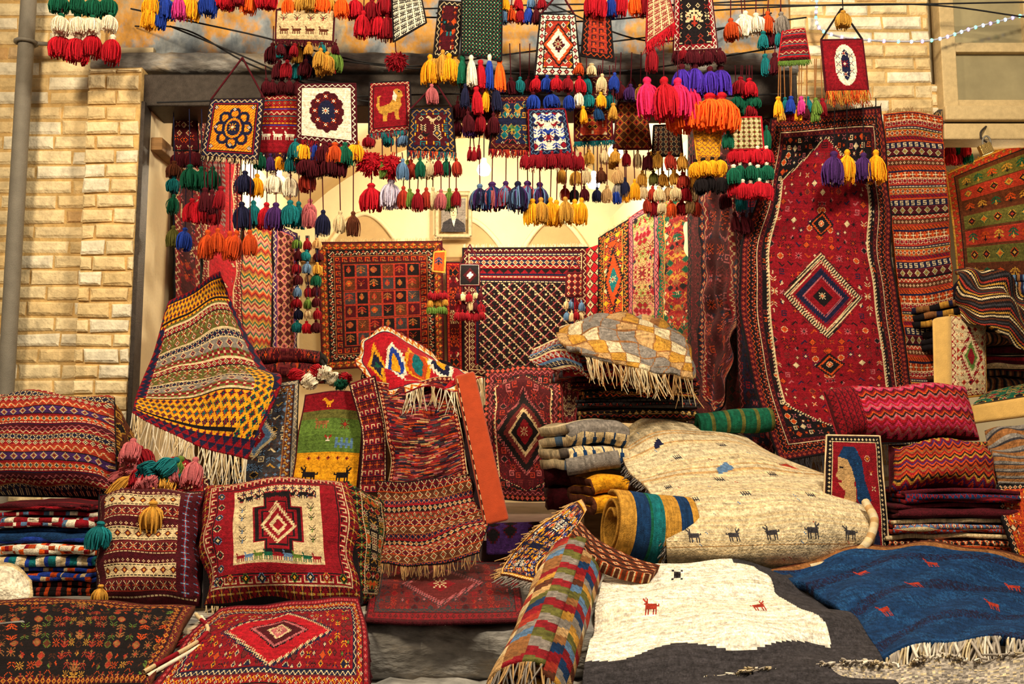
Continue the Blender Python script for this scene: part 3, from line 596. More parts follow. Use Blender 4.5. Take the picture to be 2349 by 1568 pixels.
c=Cv(84,66,'S',1.4); c.bands(['p1 s','star D C R y','p1 O','dia S C K O','p1 s','x N O C','p2 R','sd K C R Y','p1 q','vine H C K G']); c.rings(['p1 K'])
rug('draped_kilim','brown banded kilim with geometric rows hanging to platform','kilim',[[(868,1110,-.88),(970,1105,-.92),(1078,1085,-.88)],[(866,1180,-.94),(980,1175,-1.0),(1092,1150,-.93)],[(864,1240,-1.0),(985,1240,-1.06),(1122,1195,-1.0)],[(868,1290,-1.1),(990,1300,-1.15),(1100,1270,-1.1)]],c,wr=.02,wl=.22,fr=[('b',.05,'U')])
c=Cv(84,52,'W',1.3); c.rings(['p1 R','zag W r Y','p1 N']); c.a[c.F()]=ord('r')
for (x,cc) in((.2,'YNG'),(.4,'WBY'),(.6,'YOT'),(.8,'WNY')): c.dia(x,.5,.12,.3,cc[0],.1);c.dia(x,.5,.09,.2,cc[1],.1);c.dia(x,.5,.05,.1,cc[2],0)
rug('draped_kilim','red white and yellow zigzag kilim over heaped rugs','kilim',[[(838,778,-.25),(882,742,-.25),(935,772,-.25),(990,812,-.28)],[(815,830,-.45),(885,800,-.42),(960,812,-.45),(1045,843,-.45)],[(845,870,-.66),(900,862,-.68),(990,862,-.7),(1075,858,-.66)],[(880,905,-.76),(940,900,-.82),(1030,885,-.84),(1112,875,-.78)]],c,wr=.016,wl=.2,fr=[('b',.11,'WC',(.05,-.1,-1),.0038)])
fold('dark red carpet folded in layers on the bench',662,866,-.1,145,72,4,.5,persian(44,50,'q',['p1 K'],None,('HD','KO','DR'),6,4),.1)
fold('folded maroon carpet under the zigzag kilim',930,880,-.05,200,60,3,.4,persian(50,50,'R',['p1 K'],None,('CK','OK'),6,5),-.1)
for i in range(12):
    p=W(745+rnd.uniform(-50,50),856+rnd.uniform(-18,20),-.3+rnd.uniform(-.05,.05))
    o=tassel(None,p,.13,.07,rnd.choice(['r','G','W','T','R']),1,label='loose wool tassel lying on heaped rugs',category='tassel',group='loose tassels on the heap'); o.rotation_euler=(rnd.uniform(-1.4,-.8),rnd.uniform(-1.2,1.2),0)
bo=top('bolster_cushion','long orange suede cushion standing on end beside rugs','cushion',W(1140,1205,-.95))
Q=[W(1042,862,-.80),W(1088,850,-.80),W(1168,1192,-1.02),W(1110,1206,-1.02)]
slab('suede_face',Q,(0,.03,0),MSU,bo,.014)
slab('felt_back',[W(1030,875,-.74),W(1082,862,-.74),W(1160,1190,-.96),W(1098,1200,-.96)],(0,.2,0),MFELT,bo,.01)
tube('stitching',[lin(Q[0],Q[3],t)+np.array((.012,-.004,0)) for t in np.linspace(.02,.98,60)],.0025,ch='CK',parent=bo,n=4)
# ================================================================= LEFT STACK
SB=['zig R C','p1 s','x N C s','p1 s','sd R C K W','p2 H','zag H C O','p1 K','dia V C s R','p1 K','p2 R','sd O C N G','dash R C','p1 N','p2 D','zig D p']
st=top('stuffed_saddlebag','large stuffed striped saddlebag on folded blankets','bag',W(130,1140,-1.1))
c=Cv(92,78,'R',1.4); c.bands(SB)
pillow('bag_body',[W(-30,912,-1.0),W(262,912,-.95),W(268,1140,-1.15),W(-30,1135,-1.15)],c,.17,st,'K')
c=Cv(20,70,'S'); c.scat(c.F(),7,['hk','fl'],['HK','yK'],3); pillow('bag_side',[W(255,915,-.93),W(308,1000,-.8),W(262,1140,-1.0),W(225,1140,-1.1)],c,.05,st,'S')
LBL=[('maroon blanket folded','DRDK'),('red white and blue check blanket folded','WRbW'),('blue woollen blanket folded','EBEK'),('orange and white checked blanket folded','OWoR'),('teal and cream blanket folded','TWCB'),('tartan orange blue blanket folded','OBCO'),('dark patterned rug folded','KHKO')]
yy=1150
for i,(lb,cl) in enumerate(LBL):
    hh=[22,38,34,30,26,34,34][i]; yy+=hh
    c=Cv(64,60,cl[0],1.2); c.bands(['p5 '+cl[0],'p3 '+cl[1],'p4 '+cl[2],'p3 '+cl[3]],ver=True)
    if i in(1,3,5): c.a[(c.X//9+c.Y//6)%2==0]=ord(cl[1])
    if i in(0,2): c.a[:]=ord(cl[0]); c.a[(c.Y//5)%3==0]=ord(cl[1])
    fold(lb+' in the stack',95+rnd.uniform(-8,8),yy,-1.45,225,hh,2 if hh<34 else 3,.55,c,rnd.uniform(-.05,.12),'folded_blanket',group='folded blankets in the stack',cat='blanket')
for i in range(36):
    p=W(350+rnd.gauss(0,50),1074+rnd.gauss(0,22),-1.08+rnd.uniform(-.1,.1))
    o=tassel(None,p,.15,.085,rnd.choice(['T','p','p','g','R','y','p','T']),1,label='coloured wool tassel in a heap of tassels',category='tassel',group='tassels heaped by the bags'); o.rotation_euler=(rnd.uniform(-1.3,-.3),rnd.uniform(-1.4,1.4),0)
c=persian(60,40,'R',['p1 K','zig D C'],None,('CO','pK'),7,2); rug('folded_carpet','crumpled red rug under heaped tassels','rug',[[(285,1070,-.85),(360,1050,-.85),(470,1080,-.88)],[(280,1110,-1.1),(360,1095,-1.1),(480,1110,-1.1)],[(280,1160,-1.35),(360,1150,-1.35),(480,1150,-1.35)]],c,wr=.02,wl=.2)
@safe
def kb(name,lab,Q,c,b,p): 
    e=top(name,lab,'bag',tuple(np.array(Q[2:]).mean(0))); pillow('bag_body',Q,c,b,e,p); return e
c=Cv(84,90,'D',1.3); c.rings(['p2 D','dash D C']); c.bands(['p2 D','dot D C R','dash C K','dia C K R Y','dash C K','p1 D','p2 q','star D C H y','p1 H','dash D C','p2 D'],.12,.82,.06,.95); c.bands(['p2 D','cross D b R C','p2 D'],.84,.99,.04,.96,ver=True)
e=kb('woven_bag','maroon and cream banded woven bag with yellow tassel',[W(228,1135,-1.62),W(474,1128,-1.62),W(460,1392,-1.88),W(222,1388,-1.88)],c,.11,'K')
tube('cord',[W(352,1120,-1.62),W(352,1150,-1.76)],.006,ch='y',parent=e); tassel(e,W(352,1148,-1.8),M(72,-1.8),M(52,-1.8),'y',1)
tassel(e,W(232,1195,-1.85),M(62,-1.8),M(52,-1.8),'T',1); tassel(e,W(232,1340,-1.9),M(45,-1.9),M(40,-1.9),'y',1)
c=Cv(128,94,'R',1.25); c.rings(['p1 K','star R K y C','p1 C','key R C K','p1 K']); c.rect(.22,.17,.80,.8,'C')
c.bands(['star C R K b'],.24,.78,.17,.27)
for (a,b_,ch_) in((.26,.36,'R'),(.24,.34,'K'),(.2,.29,'R'),(.17,.25,'K'),(.155,.23,'R')):
    c.a[((abs(c.X/c.w-.51)<a*.62)&(abs(c.Y/c.h-.48)<b_*.42))|((abs(c.X/c.w-.51)<a*.35)&(abs(c.Y/c.h-.48)<b_*.75))]=ord(ch_)
c.dia(.51,.48,.12,.19,'C',.1);c.dia(.51,.48,.095,.15,'R',.1);c.dia(.51,.48,.06,.1,'C',.1);c.dia(.51,.48,.035,.05,'R',0)
for i in range(9): c.S(.27+i*.06,.24,'goat' if i%2 else 'bird',['K','R'],1,i>4); c.S(.27+i*.06,.74,'goat',['RbgG'[i%4],'K'],1)
for i in range(9):
    c.S(.10+i*.1,.885,'fl',[['b','K','C'],['y','R','C'],['g','K','Y']][i%3],1)
    c.S(.13,.10+i*.1,'fl',[['C','K','R'],['b','K','C']][i%2],1)
for y_ in (.34,.42,.52,.6): c.S(.28,y_,'tw','Kb');c.S(.74,y_,'tw','Kg')
e=kb('woven_bag','red cream and black woven bag with cross medallion',[W(474,1118,-1.62),W(800,1105,-1.58),W(832,1385,-1.88),W(466,1392,-1.92)],c,.13,'K')
E_=np.array([W(470,1388,-1.97),W(650,1398,-1.99),W(815,1385,-1.94)]); fringe(e,E_,.03,'C',seed=4)
c=persian(30,84,'K',['p1 R','star K O g C','p1 C'],None,('CR','gO','yR'),7,8); pillow('bag_flap',[W(790,1105,-1.62),W(878,1150,-1.3),W(858,1385,-1.6),W(812,1385,-1.86)],c,.05,e,'K')
# ================================================================= FOREGROUND RUGS
c=persian(130,74,'K',['p2 S','vine q K O y','p1 K','sd D y O K'],None,('yS','gS','OK','Hs','sH','SK'),9,17,mot=('fl','lf','br','tree','tw'),q=1.5)
rug('floor_rug','dark floral rug spread over the step edge','rug',[[(-60,1378,-1.95),(120,1372,-1.98),(260,1385,-2.0),(448,1395,-2.05)],[(-60,1460,-2.3),(120,1450,-2.32),(250,1450,-2.32),(410,1455,-2.34)],[(-60,1610,-2.7),(100,1610,-2.7),(220,1610,-2.7),(335,1600,-2.7)]],c,thick=.02,wr=.008)
c=persian(150,66,'R',['p2 D','dot R p O','p1 K','vine R C N Y','p1 q','zig N C','p1 R'],[(.32,.32,'N',.05),(.3,.3,'C',.05),(.285,.28,'r',.05),(.17,.17,'K',.06),(.155,.15,'p',0),(.13,.13,'D',0),(.07,.09,'C',.1),(.05,.07,'p',0)],('NC','YN','Kg','CN','NO','Kq'),8,19,mot=('tw','fl','d','st'),q=1.5)
rug('floor_rug','bright red medallion rug draped over the step','rug',[[(505,1400,-2.05),(620,1385,-2.03),(730,1378,-2.03),(822,1374,-2.0)],[(430,1470,-2.36),(570,1455,-2.36),(710,1452,-2.36),(842,1450,-2.34)],[(330,1600,-2.75),(500,1600,-2.72),(680,1600,-2.7),(852,1600,-2.68)]],c,thick=.02,wr=.006,fr=[('l',.06,'R',(-.7,-.2,-.5)),('r',.02,'D')])
for i in range(7):
    a=W(450+i*12,1408+i*6,-2.12); b=W(330+i*8,1540+i*10,-2.62)
    tube('braided_cord',[a,lin(lin(a,b,.5),(0,-2.4,.6),.1),b],.007,ch=['CR','W','KC','pC'][i%4],smoothpts=14,label='braided wool cord end lying over the rug',category='cord',group='braided cords on the floor rug')
c=persian(110,60,'q',['p2 D','sd R q D','p1 D','zig a q'],[(.3,.34,'a',.1),(.28,.32,'p',.1),(.25,.28,'q',.1),(.1,.12,'R',0)],('Ra','ap','HR','aD'),8,23)
rug('floor_rug','faded brick red rug worn flat on the platform','rug',[[Wz(862,1285,.435),Wz(1010,1283,.435),Wz(1175,1283,.435)],[Wz(852,1340,.435),Wz(1010,1340,.435),Wz(1190,1335,.435)],[Wz(838,1424,.437),Wz(1010,1430,.437),Wz(1205,1424,.437)]],c,thick=.012,wr=.002,world=True)
c=Cv(40,20,'V'); c.scat(c.F(),8,['fl'],['DK'],1); rug('floor_runner','dark plum runner over the doorway step','rug',[[(1118,1200,-.28),(1290,1195,-.28)],[(1116,1215,-.30),(1290,1212,-.30)],[(1116,1272,-.32),(1290,1268,-.32)]],c,wr=.004)
# ================================================================= RIGHT CENTRE STACK
box('display_bench',.4,1.3,-.2,.6,.415,1.12,MWD,.01,label='low wooden bench under stacked folded rugs',category='bench')
yb=962
for i in range(6):
    h=[26,24,22,30,30,28][i]; cl=['KHyC','aSKH','KOyR','DyKO','RCKb','OCbR'][i]
    c=Cv(90,60,cl[0],1.2); c.bands(['zig %s %s'%(cl[0],cl[1]),'p2 '+cl[2],'p1 '+cl[3],'sd %s %s %s'%(cl[0],cl[2],cl[3]),'p3 '+cl[0]])
    fold('dark banded kilim folded in the stack',[1468,1462,1470,1455,1440,1430][i],yb,-.45,[270,275,265,290,300,300][i],h,2+(i%2),.6,c,[.05,-.04,.06,-.08,.1,0][i],group='folded kilims stacked on the bench'); yb-=h-1
c=Cv(84,52,'U',1.4)
xx=(c.X+c.Y//4)//15; yy2=c.Y//12; k_=(xx*2+yy2*3)%5
for v_,ch_ in enumerate('cUAyA'): c.a[k_==v_]=ord(ch_)
c.m(((c.X+c.Y//4)%15==0)|(c.Y%12==0),'s')
rug('draped_rug','beige grey and mustard checked rug over folded stack','rug',[[(1300,748,-.15),(1390,724,-.1),(1470,732,-.1),(1545,768,-.15)],[(1278,775,-.5),(1370,755,-.5),(1480,768,-.5),(1580,800,-.45)],[(1320,798,-.78),(1410,812,-.8),(1500,822,-.78),(1585,835,-.6)],[(1340,815,-.8),(1430,838,-.84),(1500,850,-.84),(1590,870,-.66)]],c,thick=.02,wr=.014,fr=[('b',.12,'Uc',(.12,-.1,-1),.004)],mat=MP)
c=Cv(50,40,'s')
for v_,ch_ in enumerate('AUsy'): c.a[((c.X+c.Y)//9)%4==v_]=ord(ch_)
rug('draped_rug','grey and tan checked rug bunched beside stack','rug',[[(1450,735,.1),(1510,738,.1),(1560,775,.1)],[(1500,775,-.2),(1535,783,-.2),(1585,820,-.15)],[(1530,860,-.4),(1565,860,-.4),(1600,880,-.3)]],c,thick=.02,wr=.02,wl=.2,fr=[('b',.1,'U')])
c=Cv(60,30,'R'); c.bands(['p2 C','sd R C b O','p2 b','zig N C'])
rug('draped_kilim','red and pale blue kilim end spilling off stack','kilim',[[(1225,800,-.3),(1280,780,-.3),(1330,790,-.3)],[(1215,825,-.5),(1270,812,-.55),(1330,820,-.6)],[(1280,850,-.6),(1320,850,-.65),(1350,870,-.65)]],c,wr=.012)
c=persian(28,80,'D',['p1 K','zig R p'],None,('pR','CN'),7,2); rug('draped_carpet','dark pink carpet edge hanging from the stack','carpet',[[(1290,860,-.1),(1330,860,-.3)],[(1290,1000,-.15),(1325,1000,-.32)],[(1285,1180,-.2),(1325,1180,-.32)]],c)
c=Cv(180,160,'c')
q=random.Random(3)
for i in range(160):
    if q.random()<.3: c.a[i,:]=ord('C')
    elif q.random()<.1: c.a[i,:]=ord('U')
for i in range(60): c.st(q.uniform(5,175),q.uniform(5,150),'dot',[q.choice('bHAc'),'c'])
for i in range(5): c.S(.14+i*.185,.68,'ibex',['a','a'],1,i%2==1)
for (x,y) in((.12,.38),(.42,.35),(.68,.34),(.2,.49) ,(.45,.48),(.75,.47)): c.S(x,y,'comb','aA',1)
for (x,y) in((.33,.2),(.62,.16)): c.S(x,y,'comb','aA')
c.poly([(.45,.29),(.52,.26),(.53,.3),(.44,.32)],'b'); c.poly([(.25,.12),(.3,.1),(.31,.13),(.24,.14)],'N'); c.poly([(.8,.26),(.88,.23),(.9,.27)],'H')
rug('draped_gabbeh','cream gabbeh with small dark goats folded over bundle','rug',[
 [(1418,1005,-.55),(1480,962,-.45),(1580,970,-.4),(1690,998,-.4)],[(1436,1070,-.85),(1545,1038,-.8),(1680,1030,-.75),(1805,1058,-.7)],[(1480,1118,-1.05),(1605,1100,-1.08),(1765,1090,-1.0),(1915,1104,-.95)],
 [(1515,1165,-1.42),(1660,1150,-1.48),(1830,1145,-1.42),(1978,1168,-1.30)],[(1526,1225,-1.60),(1685,1220,-1.64),(1845,1212,-1.58),(2004,1222,-1.44)],[(1530,1285,-1.58),(1700,1285,-1.62),(1850,1282,-1.56),(1990,1270,-1.42)],[(1532,1305,-1.42),(1700,1306,-1.45),(1850,1305,-1.40),(1975,1292,-1.28)]],c,thick=.022,wr=.008,wl=.4,mat=MP,fr=[('l',.05,'Aa',(-.5,-.3,-.5),.003)])
tube('rug_hem_roll',[W(*p) for p in((1860,1303,-1.6),(1930,1285,-1.6),(1985,1250,-1.54),(2006,1195,-1.48),(1985,1150,-1.38))],.018,ch='cCU',smoothpts=40,n=8,label='thick pale wool binding along the cream gabbeh',category='rug edge')
c=Cv(60,60,'E'); c.bands(['p12 y','p11 E','p2 G','p9 T','p12 y','p9 E'])
roll('yellow and blue striped rug rolled up under gabbeh',W(1398,1208,-1.52),W(1575,1225,-1.45),.155,c,2.2)
c=Cv(40,40,'a'); c.bands(['p6 G','p2 L']); roll('dark green rolled rug on the pile',W(1600,975,-.5),W(1768,962,-.45),.06,c,2.5)
c=Cv(48,40,'C'); c.bands(['p5 c','p2 b','saw E C','p3 A','p6 c']); fold('blue and cream rug folded at the bundle edge',1370,1080,-.75,140,120,4,.5,c,.25)
roll('grey rolled flatweave beside the folded rug',W(1300,1072,-.85),W(1420,1052,-.85),.04,Cv(20,30,'A'),2)
c=Cv(24,50,'Y'); c.rings(['p1 S']); fold('mustard yellow rug folded in the pile',1400,1180,-.9,90,95,4,.4,c,.2)
c=Cv(70,40,'s'); c.bands(['dia S O C','p2 K'])
rug('shaggy_rug_edge','tan shaggy rug edge bent around the rolls','rug',[[(1325,1205,-1.62),(1365,1255,-1.7),(1440,1292,-1.78),(1510,1308,-1.78)],[(1300,1235,-1.80),(1345,1282,-1.84),(1410,1318,-1.86),(1490,1332,-1.86)]],c,thick=.05,wr=.01,mat=MP)
c=persian(60,70,'N',['p1 S','zig Y W','p2 S'],None,('YB','WO','OY'),7,5); rug('draped_rug','dark rug with brown binding folded on the platform','rug',[[(1335,1150,-1.2),(1345,1180,-1.3)],[(1240,1210,-1.45),(1300,1240,-1.5)],[(1160,1285,-1.5),(1240,1300,-1.6)],[(1150,1320,-1.6),(1240,1350,-1.75)]],c,thick=.02,wr=.01,fr=[('b',.06,'A',(-.6,-.3,-.4),.004),('l',.05,'U',(-.6,-.3,-.2),.004)])
fold('maroon rug folded against the step',1290,1170,-.35,70,110,4,.3,Cv(20,60,'D'))
c=Cv(80,50,'a'); c.bands(['p4 a','p3 s','p3 K']); fold('thick rugs stacked beneath the cream gabbeh',1700,1290,-1.15,400,130,4,.6,c,0)
c=Cv(170,92,'C'); kx=c.X//6; ky=((c.Y+(kx%2)*2+(c.X%6)*np.where(kx%2==0,.35,-.35)+5).astype(int))//5
pal=np.array([ord(x) for x in 'RCysHLUESsACbRU']); c.a=pal[(ky*5+kx*7+(ky*kx)%4)%15].astype(np.uint8)
roll('multicoloured checked flatweave rolled diagonally over the step',W(1318,1300,-1.76),W(1212,1610,-2.85),.125,c,2.4,fr=(.16,'AU'))
c=Cv(200,110,'w')
edge=.72+.03*np.sin(c.Y/9)+.15*c.Y/c.h; edge2=.80+.03*np.sin(c.X/14)-.1*np.clip(c.X/c.w-.4,0,1)
c.a[(c.X/c.w>edge)|(c.Y/c.h>edge2)]=ord('a'); c.m((c.Y/c.h<.03)&(c.X/c.w>.6),'a')
m=(c.a==ord('w'))&(np.random.RandomState(1).rand(c.h,1)*np.ones((1,c.w))<.3); c.a[m]=ord('W')
c.S(.32,.13,'st','aK',2); c.S(.22,.44,'ibex','HR',1); c.S(.64,.47,'ibex','HR',1,True)
rug('shaggy_rug','white shaggy rug with charcoal border over the step','rug',[
 [(1388,1305,-1.66),(1560,1298,-1.68),(1700,1290,-1.66),(1790,1312,-1.6)],[(1372,1390,-2.02),(1560,1372,-2.02),(1740,1368,-1.98),(1880,1380,-1.95)],[(1352,1490,-2.5),(1560,1450,-2.4),(1780,1440,-2.4),(1990,1465,-2.4)],[(1330,1610,-2.85),(1560,1590,-2.8),(1810,1590,-2.8),(2060,1590,-2.75)]],c,thick=.03,wr=.014,mat=MP,fr=[('b',.07,'A',(0,-.3,-1),.005)])
c=Cv(200,100,'E')
q=np.random.RandomState(5).rand(c.h,c.w); c.m((np.sin(c.Y*.35+np.sin(c.X/17)*2.5)>.2)&(q<.5),'e'); c.m((np.sin(c.Y*.22+c.X/30)>.75)&(q<.6),'N')
for (x,y) in((.3,.32),(.2,.7),(.6,.25),(.75,.6),(.45,.5),(.88,.35)): c.S(x,y,'goat','HO')
c.m(c.Y<6,'s'); c.m(c.Y<2,'S')
rug('shaggy_rug','deep blue shaggy rug with tiny orange animals','rug',[
 [(1758,1308,-1.62),(1930,1265,-1.52),(2140,1250,-1.5),(2400,1300,-1.45)],[(1850,1352,-1.87),(2000,1325,-1.82),(2190,1325,-1.82),(2400,1365,-1.87)],[(1950,1420,-2.2),(2080,1400,-2.2),(2240,1400,-2.2),(2420,1420,-2.25)],[(2030,1520,-2.55),(2150,1490,-2.55),(2270,1470,-2.55),(2440,1465,-2.55)]],c,thick=.035,wr=.018,mat=MP,fr=[('b',.12,'fcwf',(-.25,-.35,-.75),.006,dict(jit=.22,step=.0045,lift=.012))])
c=Cv(140,40,'f'); q=np.random.RandomState(8).rand(c.h,c.w); c.m(q<.3,'A'); c.m(q>.8,'c'); rug('shaggy_rug','grey woollen rug edge lying flat with pale fringe','rug',[[(1600,1566,-2.68),(1850,1538,-2.66),(2100,1530,-2.66),(2420,1515,-2.64)],[(1620,1650,-2.86),(1850,1650,-2.86),(2100,1650,-2.86),(2420,1650,-2.86)]],c,thick=.03,wr=.012,wl=.15,mat=MP,fr=[('t',.05,'fcw',(-.5,-.6,.05),.006,dict(jit=.3,step=.006,lift=.016))])
c=Cv(30,20,'W'); c.rings(['p2 C']); rug('shaggy_rug','corner of a fluffy off-white rug beside the blankets','rug',[[(-60,1300,-1.75),(20,1303,-1.75),(72,1330,-1.75)],[(-60,1340,-1.85),(20,1345,-1.85),(78,1360,-1.83)],[(-60,1385,-1.88),(20,1380,-1.88),(60,1380,-1.86)]],c,thick=.03,wr=.012,mat=MP)
# ================================================================= RIGHT SIDE
box('display_bench',1.95,3.3,-.85,-.45,.415,.85,MWD,.01,label='low wooden bench under bags and folded rugs',category='bench')
c=Cv(112,42,'m',1.25); c.zz('mrpmDROKprR',10,2,4); c.rings(['p1 D']); c.bands(['p1 D','zig R D'],0,.17,0,1,ver=True)
kb('chevron_bag','pink and red zigzag woven storage bag',[W(1888,898,-1.05),W(2212,888,-1.0),W(2245,1008,-1.12),W(1925,1012,-1.12)],c,.13,'R')
c=Cv(88,40,'O',1.25); c.zz('OKyRVODOsR',10,2,4); c.rings(['p1 D'])
kb('chevron_bag','orange and maroon zigzag woven storage bag',[W(2040,1022,-1.12),W(2262,1016,-1.1),W(2278,1124,-1.2),W(2042,1128,-1.2)],c,.12,'D')
yb=1310
for i,(cl,lb) in enumerate([('KHCO','dark patterned'),('OKCb','orange and blue'),('HbCK','rust and blue'),('DRDK','maroon'),('REDR','red and blue')]):
    h=[46,42,36,36,34][i]; c=Cv(90,54,cl[0],1.3)
    if i!=3: c.bands(['zig %s %s'%(cl[0],cl[1]),'p3 '+cl[2],'sd %s %s %s'%(cl[1],cl[0],cl[2]),'p4 '+cl[0]])
    fold(lb+' rug folded in the stack',2200+rnd.uniform(-8,8),yb,-1.35,[300,300,290,280,250][i],h,3,.5,c,rnd.uniform(-.08,.08),group='folded rugs under the zigzag bags'); yb-=h-1
c=Cv(52,92,'R',1.4); c.rings(['p1 D','p1 K','dot K C C','p1 C'])
c.poly([(.18,.98),(.2,.72),(.35,.6),(.5,.58),(.7,.66),(.85,.8),(.88,.98)],'N'); c.poly([(.3,.62),(.33,.45),(.5,.45),(.5,.62),(.42,.7)],'U')
c.poly([(.2,.2),(.34,.16),(.46,.22),(.5,.35),(.46,.47),(.3,.5),(.22,.46),(.2,.4),(.16,.38),(.2,.33),(.19,.27)],'U'); c.poly([(.2,.2),(.3,.1),(.5,.1),(.62,.22),(.66,.4),(.75,.55),(.62,.66),(.52,.56),(.5,.42),(.44,.3),(.36,.22)],'E')
c.rect(.23,.29,.3,.31,'K').rect(.21,.42,.27,.44,'R'); c.S(.72,.2,'fl','CRY');c.S(.8,.45,'st','CKR');c.S(.78,.32,'v','OC')
for yy3 in(.15,.25,.35,.45,.55): c.S(.55,yy3,'dot','TB')
E=top('picture_rug','red woven panel showing a woman in profile','rug',W(1960,1270,-1.25)); pillow('woven_panel',[W(1896,998,-1.23),W(2018,1000,-1.23),W(2042,1285,-1.32),W(1886,1240,-1.28)],c,.02,E,'C')
E=top('square_cushion','square cushion with tan suede side and woven face','cushion',W(2190,915,-.75))
Q=[W(2178,722,-.62),W(2258,738,-.5),W(2262,905,-.62),W(2180,915,-.78)]
c=Cv(32,56,'C',1.3); c.rings(['p1 R','zig C R']); c.scat(c.F(),7,['d','sm'],['RK','OR'],3,2); c.dia(.5,.5,.35,.38,'R',.15);c.dia(.5,.5,.28,.3,'C',.12);c.dia(.5,.5,.2,.2,'g',.1);c.dia(.5,.5,.12,.12,'R',0)
slab('suede_side',[W(2136,728,-.66),W(2180,722,-.64),W(2182,915,-.80),W(2140,895,-.80)],(.1,.12,0),MSY,E,.02); pillow('woven_face',Q,c,.02,E,'y')
E=top('floor_cushion','mustard suede cushion lying flat on rugs','cushion',W(2300,970,-.9)); slab('suede_edge',[W(2228,928,-.95),W(2400,900,-.95),W(2400,950,-.98),W(2232,972,-.98)],(.05,.4,0),MSY,E,.02)
c=Cv(50,50,'G'); c.scat(c.F(),9,['fl','br'],['UR','yK'],2,0); pillow('woven_top',[W(2260,900,-.6),W(2400,870,-.6),W(2400,898,-.95),W(2232,926,-.95)],c,.01,E)
for i,(px,py,w_,h_,cl,rz) in enumerate([(2290,900,190,55,'SKas',.2),(2300,850,200,60,'DRKC',-.2),(2300,795,210,55,'KSKs',.3),(2285,740,200,60,'KyNs',.4),(2300,685,190,60,'NbKs',-.3)]):
    c=Cv(70,50,cl[0]); c.bands(['p2 '+cl[0],'p2 '+cl[1],'p1 '+cl[2],'p2 '+cl[3]],ver=(i%2==0)); fold('striped black and yellow rug folded in a loose pile',px,py,-.35,w_,h_,3,.4,c,rz,group='loose striped rugs in a pile')
c=Cv(90,80,'K'); c.zz('KyKCKSKaKH',60,2,14); rug('draped_rug','black and yellow striped rug twisted over the pile','rug',[[(2200,605,-.5),(2270,625,-.52),(2360,665,-.5)],[(2195,670,-.62),(2270,690,-.66),(2365,740,-.62)],[(2205,735,-.62),(2280,760,-.68),(2370,820,-.62)]],c,thick=.02,wr=.04,wl=.25)
c=Cv(50,50,'A'); c.bands(['p2 A','p1 a','p3 s']); rug('shaggy_rug','grey brown shaggy rug hanging from the pile','rug',[[(2262,1000,-.95),(2310,985,-.95),(2400,980,-.95)],[(2275,1050,-1.15),(2320,1050,-1.15),(2400,1040,-1.15)],[(2290,1110,-1.2),(2330,1110,-1.2),(2400,1110,-1.2)]],c,thick=.03,wr=.02,mat=MP,fr=[('b',.06,'Aa',(0,-.3,-1),.005)])
c=persian(40,60,'O',['p1 K','sd K C O'],None,('KC','RY'),7,4); rug('draped_rug','orange and black carpet corner beneath the grey rug','rug',[[(2290,1110,-1.25),(2400,1110,-1.25)],[(2300,1190,-1.4),(2400,1190,-1.4)],[(2330,1290,-1.45),(2420,1290,-1.45)]],c,thick=.02,wr=.01)
# ================================================================= HANGING BAGS & TASSELS
@safe
def orn(label,y,panel=None,rows=(),topp=None,fr=None,name=None,cc='D'):
    name=name or ('hanging_bag' if panel else 'tassel_garland')
    if panel: Q=[W(px,py,y) for px,py in panel[0]]; loc=tuple((np.array(Q[0])+Q[1])/2)
    else: r=rows[0]; loc=W((r[0]+r[1])/2,(r[7] if r[7] is not None else r[3]),y)
    E=top(name,label,'wall hanging' if panel else 'tassels',loc)
    if panel:
        o,P=pillow('woven_panel',Q,panel[1],panel[3] if len(panel)>3 else .018,E,panel[2])
        if fr: fringe(E,P[-1]-np.array([0,.008,0]),M(fr[0],y),fr[1],(0,-.1,-1),n=130,r=.0034,seed=nseed())
        if topp:
            t=W(topp[0],topp[1],y+.02)
            for q in Q[:2]: tube('hanging_cord',[q,t],.006,ch=cc+'K',parent=E,n=5)
    for r in rows:
        x0,x1,n,yt,ln,wd,cols,yc=r[:8]; kind=r[8] if len(r)>8 else 0; cols=cols.split(',') if (',' in cols or '/' in cols) else list(cols)
        jx=min(6,abs(x1-x0)/max(n,1)*.2)
        for i in range(n):
            px=x0+(x1-x0)*(i/(n-1) if n>1 else .5)+rnd.uniform(-jx,jx); pt=yt+rnd.uniform(-.09,.09)*ln; yy=y+rnd.uniform(-.04,.03)
            cl=cols[i%len(cols)]
            tassel(E,W(px,pt,yy),M(ln*rnd.uniform(.92,1.1),y),M(wd,y),cl,kind)
            if yc is not None and pt-yc>6: tube('cord',[W(px+rnd.uniform(-3,3),yc,y),W(px,pt,yy)],.0032,ch=cc,parent=E,n=5)
    return E
def bag(w,h,f,rg,cols,seed,med=None,sp=8,mot=('hk','fl','st','d')):
    return persian(int(w),int(h),f,rg,med,cols,sp,seed,mot,q=1.15)
orn('tassel cluster in green white and red tiers',-.4,None,[(140,252,4,-12,52,40,'G/W',-60,1),(140,252,4,32,50,38,'W/G',0,1),(138,255,4,76,70,46,'r/W',40,1)])
orn('row of yellow blue and magenta tassels',-.4,None,[(345,480,5,-15,62,38,'YBMYB',-60,1),(345,365,2,10,62,34,'YB',-60,1)])
orn('red and orange tassels on a cord',-.35,None,[(500,625,6,-22,50,34,'rrRorr',-60,1)])
c=Cv(60,34,'C'); c.rings(['p1 K'])
for i in range(4): c.S(.15+i*.23,.3,'tw','KR'); c.S(.15+i*.23,.72,'goat','SK')
orn('cream woven strip with goats and orange tassels',-.42,([(634,22),(768,24),(764,96),(632,92)],c,'D'),[(665,785,6,-12,50,34,'oyyoyo',-40,1),(640,770,5,98,30,22,'DRyTD',90),(735,768,3,115,52,34,'yyg',96,1)],fr=(14,'D'))
